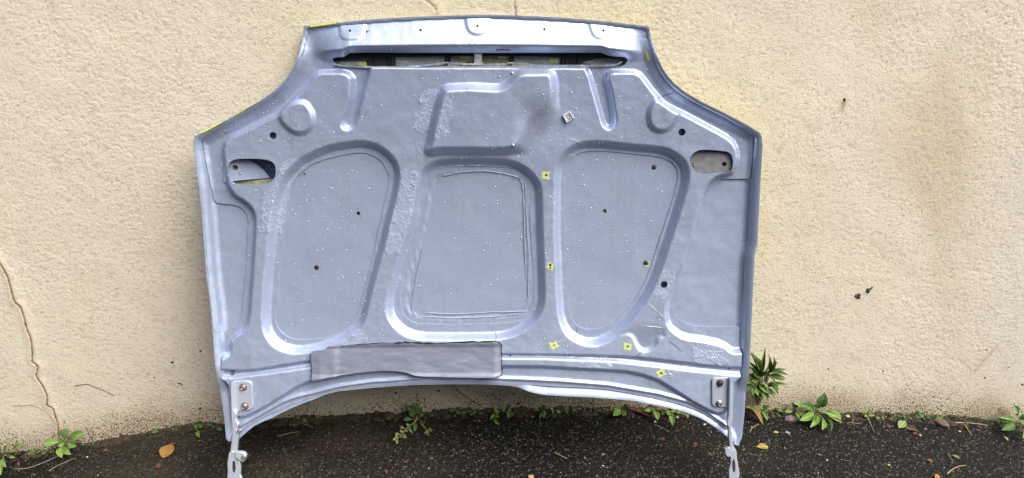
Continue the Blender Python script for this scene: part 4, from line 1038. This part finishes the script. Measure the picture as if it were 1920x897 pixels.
TW = [((1428,700),(1435,653),6.5),((1432,697),(1443,664),7),((1436,699),(1453,672),7),((1439,699),(1457,679),7),((1424,702),(1411,661),8),((1426,700),(1420,668),7),((1421,702),(1404,678),7),((1418,706),(1402,685),7),((1442,699),(1473,693),7),((1444,703),(1474,711),8),((1442,704),(1469,716),6),
 ((1436,722),(1476,722),6.5),((1445,718),(1460,731),6),((1430,726),(1458,746),7),((1424,728),(1446,741),7),((1418,728),(1438,744),6),((1415,726),(1422,742),7),((1411,724),(1412,742),7),((1408,716),(1398,735),8),((1412,712),(1399,702),8),((1420,714),(1401,720),8),((1426,712),(1441,727),6),((1424,706),(1431,690),8),((1430,704),(1444,690),7),((1420,710),(1410,700),8),((1416,718),(1404,712),8),((1422,720),(1434,735),7),((1440,702),(1450,714),5)]
tall = weed("tall_weed", "tall weed with a whorl of narrow pointed leaves right of the bonnet", "weed", (1414,768), [(a, b, w * 1.3, 'lance', .030 + .02 * ((k * 7) % 5) / 5, 'leafdark' if k % 5 == 2 else ('leafpale' if k % 4 == 1 else 'leaf')) for k, (a, b, w) in enumerate(TW + [((a[0] + random.uniform(-4, 4), a[1] + random.uniform(-3, 5)), (b[0] + random.uniform(-9, 7), b[1] + random.uniform(-4, 10)), w * .85) for a, b, w in TW[4:]])])
tb = np.array(tall.location)
tube("stem", np.array([tb, place_pt((1413,745), .03), place_pt((1419,718), .035), place_pt((1430,698), .04)]) - tb, .0032, .0018, M["stem"], tall, 7)
weed("weed", "low spreading weed below the tall one, beside the bonnet's right foot", "weed", (1428,768), [
 ((1426,768),(1408,760),8,'oval',.015,'leafdark'), ((1428,770),(1447,764),8,'lance',.018), ((1427,770),(1419,777),6,'oval',.02), ((1429,772),(1439,787),8,'oval',.024), ((1424,768),(1399,763),7,'oval',.015), ((1430,767),(1433,758),7,'oval',.012,'leafdark'), ((1425,769),(1414,763),8,'oval',.02), ((1431,768),(1441,759),6,'lance',.014,'leafdark')])
weed("weed", "large rosette weed with an upright crinkled leaf right of the tall weed", "weed", (1531,773), [
 ((1534,765),(1547,738),19,'toothed',.020,'leafdark'), ((1529,772),(1501,758),12,'oval',.02,'leafdark'), ((1534,771),(1578,785),17,'spoon',.03), ((1528,776),(1502,788),13,'oval',.03), ((1531,777),(1522,800),11,'oval',.03), ((1534,778),(1544,804),10,'spoon',.03), ((1537,778),(1560,806),9,'spoon',.03,'leafdark'), ((1529,772),(1516,773),8,'oval',.015),
 ((1545,780),(1580,792),7,'spoon',.012,'leafyell'), ((1530,778),(1528,797),10,'oval',.022,'leafdark'), ((1520,764),(1490,757),9,'oval',.018), ((1533,768),(1524,760),9,'oval',.012,'leafdark')])
weed("weed", "smaller rosette weed joined to the left of the large rosette, by the bark flake", "weed", (1489,768), [
 ((1489,767),(1484,755),9,'oval',.014,'leafdark'), ((1487,771),(1472,772),9,'oval',.016), ((1494,771),(1510,779),10,'oval',.022), ((1492,773),(1499,784),7,'oval',.02), ((1490,766),(1497,757),8,'oval',.014)])
weed("weed", "tiny bright seedling with dry roots at the wall foot on the right", "weed", (1625,777), [
 ((1626,774),(1628,766),7,'oval',.012), ((1625,778),(1622,782),7,'oval',.015), ((1627,778),(1637,780),8,'oval',.016), ((1624,775),(1615,772),6,'oval',.01,'leafyell'), ((1626,782),(1628,787),4,'oval',.01,'leafyell')])
weed("weed", "rosette weed cut by the right edge of the picture", "weed", (1910,787), [
 ((1906,782),(1902,761),11,'oval',.015,'leafdark'), ((1904,788),(1875,783),9,'oval',.02), ((1901,794),(1881,806),12,'oval',.025,'leafdark'), ((1909,786),(1905,777),8,'oval',.015), ((1912,788),(1924,776),10,'oval',.02), ((1912,790),(1921,820),11,'spoon',.03), ((1910,789),(1926,796),9,'oval',.02), ((1902,792),(1870,786),6,'oval',.01,'leafdark')])

# ================================================================== LITTER
def flat_leaf(name, label, cat, a_px, b_px, width_px, shape, mat, lift=.004, var=1, bend=.10, fold=.12):
    a, b = gnd([a_px], lift)[0], gnd([b_px], lift)[0]
    root = empty(name, (a + b) / 2, label, cat)
    put_leaf(root, a, b, width_px * PXM * 1.25, shape, mat, up=(.1, -.15, 1), var=var, bend=bend, name="leaf_blade", fold=fold)
    d = (a - b); d /= np.linalg.norm(d)
    tube("leaf_stalk", np.array([b * .1 + a * .9, a, a + d * .010 + [0, 0, .003]]) - (a + b) / 2, .0009, .0006, M["twig"], root, 5)
    return root
M["orangeleaf"] = leaf_mat("orange_fallen_leaf", (.47, .25, .055), (.38, .19, .045), (.30, .15, .04), .5, 0)
M["greenyellowleaf"] = leaf_mat("yellow_fallen_leaf", (.45, .43, .06), (.22, .10, .04), (.48, .40, .10), .5, 0)
M["brownleaf"] = leaf_mat("wet_brown_leaf", (.075, .040, .016), (.11, .062, .024), (.16, .09, .04), .30, 0)
M["greyseed"] = simple("grey_brown_seed", (.17, .115, .095), .75, c2=(.075, .05, .042), scale=120, bump=.0015, bscale=240)
M["bark"] = simple("grey_bark", (.16, .12, .115), .8, c2=(.075, .055, .055), scale=90, bump=.0025, bscale=150)
M["palestone"] = simple("pale_stone", (.46, .43, .37), .7, c2=(.30, .27, .22), scale=160, bump=.0004)
flat_leaf("fallen_leaf", "orange fallen leaf lying on the tarmac left of the bonnet", "leaf", (324,830), (307,858), 22, 'oval', M["orangeleaf"])
flat_leaf("fallen_leaf", "yellow and brown fallen leaf on the tarmac right of the bonnet's right hinge", "leaf", (1415,838), (1441,838), 12, 'oval', M["greenyellowleaf"])
flat_leaf("fallen_leaf", "pale green fallen leaf overlapping a wet brown one near the wall foot", "leaf", (1699,789), (1686,802), 13, 'oval', M["leafpale"], .007)
flat_leaf("fallen_leaf", "wet brown fallen leaf under the edge of the pale green one", "leaf", (1726,812), (1695,799), 14, 'oval', M["brownleaf"], .003)
flat_leaf("fallen_leaf", "long red brown dry leaf lying under the bonnet's right rear lip", "leaf", (1177,765), (1218,780), 8, 'lance', M["reddry"], .006, bend=.05)
flat_leaf("fallen_leaf", "tan curled dry leaf at the bonnet's right foot", "leaf", (1390,765), (1432,795), 12, 'lance', M["tan"], .008, bend=.22, fold=.5)
flat_leaf("fallen_leaf", "small green leaf with a thread stalk lying on the tarmac at the far right", "leaf", (1802,862), (1786,853), 5, 'oval', M["leafpale"])
flat_leaf("fallen_leaf", "orange brown leaf scrap at the bottom edge of the picture on the right", "leaf", (1752,900), (1760,890), 7, 'oval', M["orangeleaf"])
flat_leaf("fallen_leaf", "small yellow green leaf tip lying below the right edge weed", "leaf", (1883,818), (1890,826), 5, 'oval', M["leafpale"])
flat_leaf("fallen_leaf", "small rust brown leaf scrap on the tarmac left of the curved brown blade", "leaf", (1738,863), (1750,865), 8, 'toothed', M["reddry"])
flat_leaf("fallen_leaf", "small red brown leaf scrap right of the bonnet's right hinge", "leaf", (1327,848), (1334,855), 5, 'lance', M["reddry"])
flat_leaf("fallen_leaf", "pinkish brown leaf scrap left of the white flake on the tarmac", "leaf", (1449,811), (1460,811), 5, 'oval', M["tan"])
flat_leaf("fallen_leaf", "pink brown leaf scrap at the bottom edge below the bonnet middle", "leaf", (990,892), (1001,897), 9, 'toothed', M["tan"])

def pebble(name, label, cat, px, w_px, h_px, mat, seed, flat=.5, rot=0, lift=0):
    c = gnd([px])[0]; g = np.random.default_rng(seed)
    a, b = w_px * PXM / 2, h_px * PXM / 2 * 1.4; V, Fc = [], []; nu, nv = 10, 6
    for j in range(nv + 1):
        th = math.pi * j / nv
        for i in range(nu):
            ph = 2 * math.pi * i / nu; k = 1 + g.normal(0, .09)
            x, y = a * k * math.sin(th) * math.cos(ph), b * k * math.sin(th) * math.sin(ph)
            V.append((x * math.cos(rot) - y * math.sin(rot), x * math.sin(rot) + y * math.cos(rot), min(a, b) * flat * (k * math.cos(th) + .85)))
    for j in range(nv):
        for i in range(nu): Fc.append((j*nu+i, (j+1)*nu+i, (j+1)*nu+(i+1)%nu, j*nu+(i+1)%nu))
    o = py_mesh(name, V, Fc, mat, None, True); o.location = c + [0, 0, lift]
    return tag(o, label, cat)
# ribbed seed case: two halves and a cleft
sc_ = gnd([(1764,798)])[0]; seed = empty("seed_case", sc_, "ribbed grey brown seed case lying by the wall foot on the right", "seed case")
for k, (dx, sg) in enumerate(((-.0065, 1), (.0065, -1))):
    V, Fc = [], []
    for j in range(9):
        t = j / 8; r = .0105 * math.sin(math.pi * (.06 + .88 * t)) ** .7
        for i in range(10):
            ph = 2 * math.pi * i / 10; rb = 1 + .10 * math.cos(5 * ph)
            V.append((dx * math.sin(math.pi * t) + r * rb * .8 * math.cos(ph), (t - .5) * .046, .009 + r * rb * .75 * math.sin(ph)))
    for j in range(8):
        for i in range(10): Fc.append((j*10+i, j*10+(i+1)%10, (j+1)*10+(i+1)%10, (j+1)*10+i))
    Fc += [tuple(range(10))[::-1], tuple(80 + i for i in range(10))]
    o = py_mesh("seed_half", V, Fc, M["greyseed"], seed, True)
seed.rotation_euler = (0, 0, .75)
bk = gnd([(1483,789)])[0]
bark = py_mesh("bark_flake", [(-.022,-.008,.002),(-.012,-.013,.004),(.012,-.011,.003),(.024,-.004,.004),(.018,.008,.006),(-.004,.007,.008),(-.018,.004,.005),(-.022,-.008,.007),(-.012,-.013,.010),(.012,-.011,.010),(.024,-.004,.009),(.018,.008,.011),(-.004,.007,.015),(-.018,.004,.011)],
 [(0,6,5,4,3,2,1),(7,8,9,10,11,12,13)] + [(i,(i+1)%7,7+(i+1)%7,7+i) for i in range(7)], M["bark"])
bark.location = bk; tag(bark, "grey bark flake on the tarmac below the smaller rosette weed", "bark")
pebble("pebble", "oval grey pebble at the wall foot right of the large rosette weed", "pebble", (1589,782), 10, 6, M["palestone"], 3)
wf = pebble("white_flake", "angular white flake on the tarmac below the bark flake", "flake", (1477,813), 7, 9, M["palestone"], 4, .3, .3)
pebble("white_flake", "small curved white flake on the tarmac under the bonnet's right side", "flake", (1254,812), 4, 10, M["palestone"], 5, .5, .3)
pebble("white_flake", "white torn flake beside the round leaved clump under the bonnet", "flake", (1270,783), 7, 6, M["palestone"], 6, .4)
pebble("pebble", "pale grey pebble left of the curved white flake under the bonnet", "pebble", (1228,792), 6, 5, M["palestone"], 7)
pebble("pebble", "pale pebble close under the bonnet's right rear lip", "pebble", (1321,797), 7, 4, M["palestone"], 8)
pebble("pebble", "small white pebble below the wet brown leaf", "pebble", (1725,817), 5, 4, M["palestone"], 9)
pebble("pebble", "tan pebble right of the seed case", "pebble", (1799,810), 6, 4, M["tan"], 10)
pebble("pebble", "tan pebble at the bottom right below the rosette weeds", "pebble", (1666,873), 6, 4, M["tan"], 12)
def stick(name, label, cat, pts, r0, r1, mat, lift=.003):
    P = gnd(pts, lift); o = tube(name, P - P[0], r0, r1, mat); o.location = P[0]
    return tag(o, label, cat)
stick("straw", "long pale straw lying across the tarmac at the lower left", "straw", [(28,880),(45,879),(62,875),(85,866),(112,854)], .0009, .0007, M["straw"])
stick("straw", "shorter pale straw below the crack rosette", "straw", [(92,884),(103,876),(120,868),(141,859)], .0009, .0006, M["straw"])
stick("straw", "short thick straw on the tarmac below the bonnet middle", "straw", [(1039,848),(1050,854),(1063,860)], .0011, .0009, M["straw"])
stick("straw", "thin straw on the tarmac under the bonnet's right side", "straw", [(1226,796),(1238,801),(1248,806)], .0008, .0006, M["straw"])
stick("straw", "thin straw crossing the tarmac under the bonnet's left rear corner", "straw", [(519,819),(545,812),(560,810)], .0007, .0005, M["straw"])
stick("straw", "thin straw on the tarmac just right of the bonnet's left hinge", "straw", [(552,789),(570,795),(588,802)], .0007, .0005, M["straw"])
stick("grass_straw", "thin green grass blade on the tarmac at the far right", "grass", [(1777,850),(1782,858),(1787,867)], .0008, .0004, M["leafpale"])
stick("grass_straw", "curved reddish brown dry blade at the lower right", "dry blade", [(1776,889),(1785,881),(1797,875),(1811,873)], .0018, .0008, M["tan"])
stick("twig", "long pale brown twig lying along the wall foot at the right", "twig", [(1790,793),(1812,793),(1832,795),(1852,798)], .0018, .0008, M["straw"])
stick("twig", "short reddish twig pointing down from the long twig", "twig", [(1808,796),(1815,806),(1822,817)], .0016, .0008, M["tan"])
stick("twig", "bent dark twig right of the bonnet's right foot", "twig", [(1406,811),(1410,803),(1423,795)], .0010, .0007, M["tan"])
for k, (lab, pts) in enumerate((("dry rootlet hanging under the tiny bright seedling", [(1627,784),(1632,794),(1636,803),(1640,812)]), ("dry rootlet lying left of the tiny bright seedling", [(1591,792),(1605,794),(1618,793)]), ("forked dry rootlet between the large rosette and the bright seedling", [(1601,786),(1598,792),(1603,799)]))):
    stick("rootlet", lab, "root", pts, .0009, .0005, M["tan"])
def wallstick(name, label, cat, pts, r0, r1, mat):
    P = np.array([[q[0], wall_y((q[0], q[2])) - .0015, q[2]] for q in wal(pts)]); o = tube(name, P - P[0], r0, r1, mat); o.location = P[0]
    return tag(o, label, cat)
wallstick("twig", "curved dark dry stem stuck on the wall left of the bonnet", "stem", [(140,724),(155,721.5),(165,721),(175,725),(193,732),(212,741)], .0009, .0006, M["twig"])
wallstick("twig", "thin brown dry stem curving up the wall to the crack rosette", "stem", [(25,761),(40,761),(57,760),(75,766),(90,776),(104,793),(118,808),(131,823)], .0007, .0007, M["straw"])
wallstick("twig", "forked dark dry stem standing behind the crack rosette", "stem", [(99,823),(98,820),(108,812),(115,808),(121,804)], .0014, .0008, M["twig"])
wallstick("twig", "dry Y shaped stem on the wall foot right of the crack rosette", "stem", [(174,828),(172,822),(166,813),(162,803)], .0010, .0006, M["twig"])
wallstick("twig", "right hand branch of the dry stems right of the crack rosette", "stem", [(172,822),(175,812),(169,801)], .0008, .0005, M["twig"])
wallstick("twig", "short dark dry stem on the wall near the bonnet's lower left side", "stem", [(333,719),(340,720),(343,722)], .0012, .0008, M["twig"])

# grit, pale chips and dirt specks that nobody could count
def scatter(name, n, seed, fn, size, mat, flat=.6):
    g = np.random.default_rng(seed); P = fn(g, n)
    base_ = np.array([(1,0,0),(.3,.95,0),(-.8,.6,0),(-.8,-.6,0),(.3,-.95,0),(.1,.1,.9)]); fc = np.array([(0,1,5),(1,2,5),(2,3,5),(3,4,5),(4,0,5)])
    s_ = size * g.gamma(3.0, .33, n); an = g.uniform(0, 6.28, n)
    T = base_[None] * (1 + g.normal(0, .22, (n, 6, 3))) * s_[:, None, None]; T[:, :, 2] *= flat; T[:, :, 0] *= g.uniform(.7, 1.8, n)[:, None]
    c, s2 = np.cos(an)[:, None], np.sin(an)[:, None]
    X = np.stack([T[:, :, 0] * c - T[:, :, 1] * s2, T[:, :, 0] * s2 + T[:, :, 1] * c, T[:, :, 2]], -1) + P[:, None, :]
    o = mesh_np(name, X.reshape(-1, 3), [(fc[None] + (np.arange(n) * 6)[:, None, None]).reshape(-1, 3)], mat, None, False)
    o["kind"] = "stuff"; return o
def on_ground(g, n, ylo=-.45, yhi=-.012, p=1.0):
    x = g.uniform(-1.7, 1.7, n); y = yhi + (ylo - yhi) * g.random(n) ** p
    X, _ = ground_fn(x, y); return X
def chip_mat():
    t = NT("pale_chips"); t.set("Roughness", .7)
    t.set("Base Color", t.ramp(t.noise(55, 1), [(.32, (.07, .055, .04)), (.45, (.22, .18, .13)), (.55, (.34, .30, .25)), (.7, (.50, .47, .42))]))
    return t.m
M["chips"] = chip_mat()
scatter("gravel_chips", 500, 21, on_ground, .0012, M["chips"])
scatter("plant_crumbs", 260, 22, lambda g, n: on_ground(g, n, -.30, -.008, 2.2), .0026, M["reddry"], .4)
scatter("soil_crumbs", 2600, 23, lambda g, n: on_ground(g, n, -.030, .002, 1.3), .0042, M["dark"], .9)
M["moss"] = simple("moss", (.030, .050, .012), .95, c2=(.055, .075, .018), scale=300, bump=.001)
def moss_pts(g, n):
    x = g.choice([-.62, -.30, .05, .55, .75, .95, 1.25, 1.38, 1.5], n) + g.normal(0, .07, n); y = -.004 - np.abs(g.normal(0, .010, n))
    X, _ = ground_fn(x, y); X[:, 2] += np.abs(g.normal(0, .004, n)); return X
scatter("moss", 420, 24, moss_pts, .0024, M["moss"], 1.2)
def wall_specks(g, n):
    x = g.uniform(-1.7, 1.6, n); z = g0(x) + np.abs(g.exponential(.05, n)); X, _ = wall_fn(x, z); return X
def wall_scatter(name, n, seed, size, mat):
    g = np.random.default_rng(seed); P = wall_specks(g, n)
    o = scatter(name, n, seed, lambda g_, n_: np.zeros((n_, 3)), size, mat, .5)
    me = o.data; co = np.empty(len(me.vertices) * 3, np.float32); me.vertices.foreach_get("co", co); co = co.reshape(-1, 6, 3)
    co = np.stack([co[:, :, 0], -co[:, :, 2], co[:, :, 1]], -1) + P[:, None, :]
    me.vertices.foreach_set("co", co.ravel().astype(np.float32)); me.update(); return o
def green_pts(g, n):
    x = g.uniform(-1.6, 1.6, n); y = -.006 - np.abs(g.normal(0, .010, n)); k = vnoise(x * 5, x * 0 + 3.3, 2) > .05
    x, y = x[k], y[k]; x = np.resize(x, n); y = np.resize(y, n); X, _ = ground_fn(x, y); X[:, 2] += np.abs(g.normal(0, .005, n)); return X
M["sprout"] = simple("tiny_sprouts", (.10, .17, .035), .6, c2=(.05, .09, .02), scale=200)
scatter("tiny_sprouts", 420, 27, green_pts, .0034, M["sprout"], .8)
wall_scatter("dirt_specks", 600, 31, .0014, M["dark"])

# unseen foliage screen added opposite the wall to block low sky and darken reflections
def sky_block_hedge():
    pts = crom([(-4.2,.02),(-4.3,-2.5),(-3.6,-5.0),(0,-5.6),(5,-5.4),(9,-4.8)], False, 24)
    hs = np.linspace(0, 1, 26); V = []
    tg = np.gradient(pts, axis=0); tg /= np.linalg.norm(tg, axis=1)[:, None]
    for i, (p, t) in enumerate(zip(pts, tg)):
        for h in hs:
            k = .35 * float(fbm(np.array([i * .31]), np.array([h * 7.0]), 3)[0]); b = -.5 * h * h
            V.append((p[0] - t[1] * (k + b) * -1, p[1] + t[0] * (k + b) * -1, -.2 + h * (3.1 + .3 * float(vnoise(np.array([i * .2]), np.array([0.0]), 2)[0]))))
    n = len(hs); q = np.array([(i*n+j, (i+1)*n+j, (i+1)*n+j+1, i*n+j+1) for i in range(len(pts)-1) for j in range(n-1)])
    t = NT("sky_block_foliage"); t.set("Roughness", .8)
    t.set("Base Color", t.ramp(t.vor(14, 'F1', 0), [(.05, (.075, .095, .035)), (.5, (.035, .050, .018)), (.9, (.012, .016, .008))])); t.bump(t.vor(16), .12, 1.0)
    o = mesh_np("sky_block_hedge", V, [q], t.m); o["kind"] = "stuff"
sky_block_hedge()
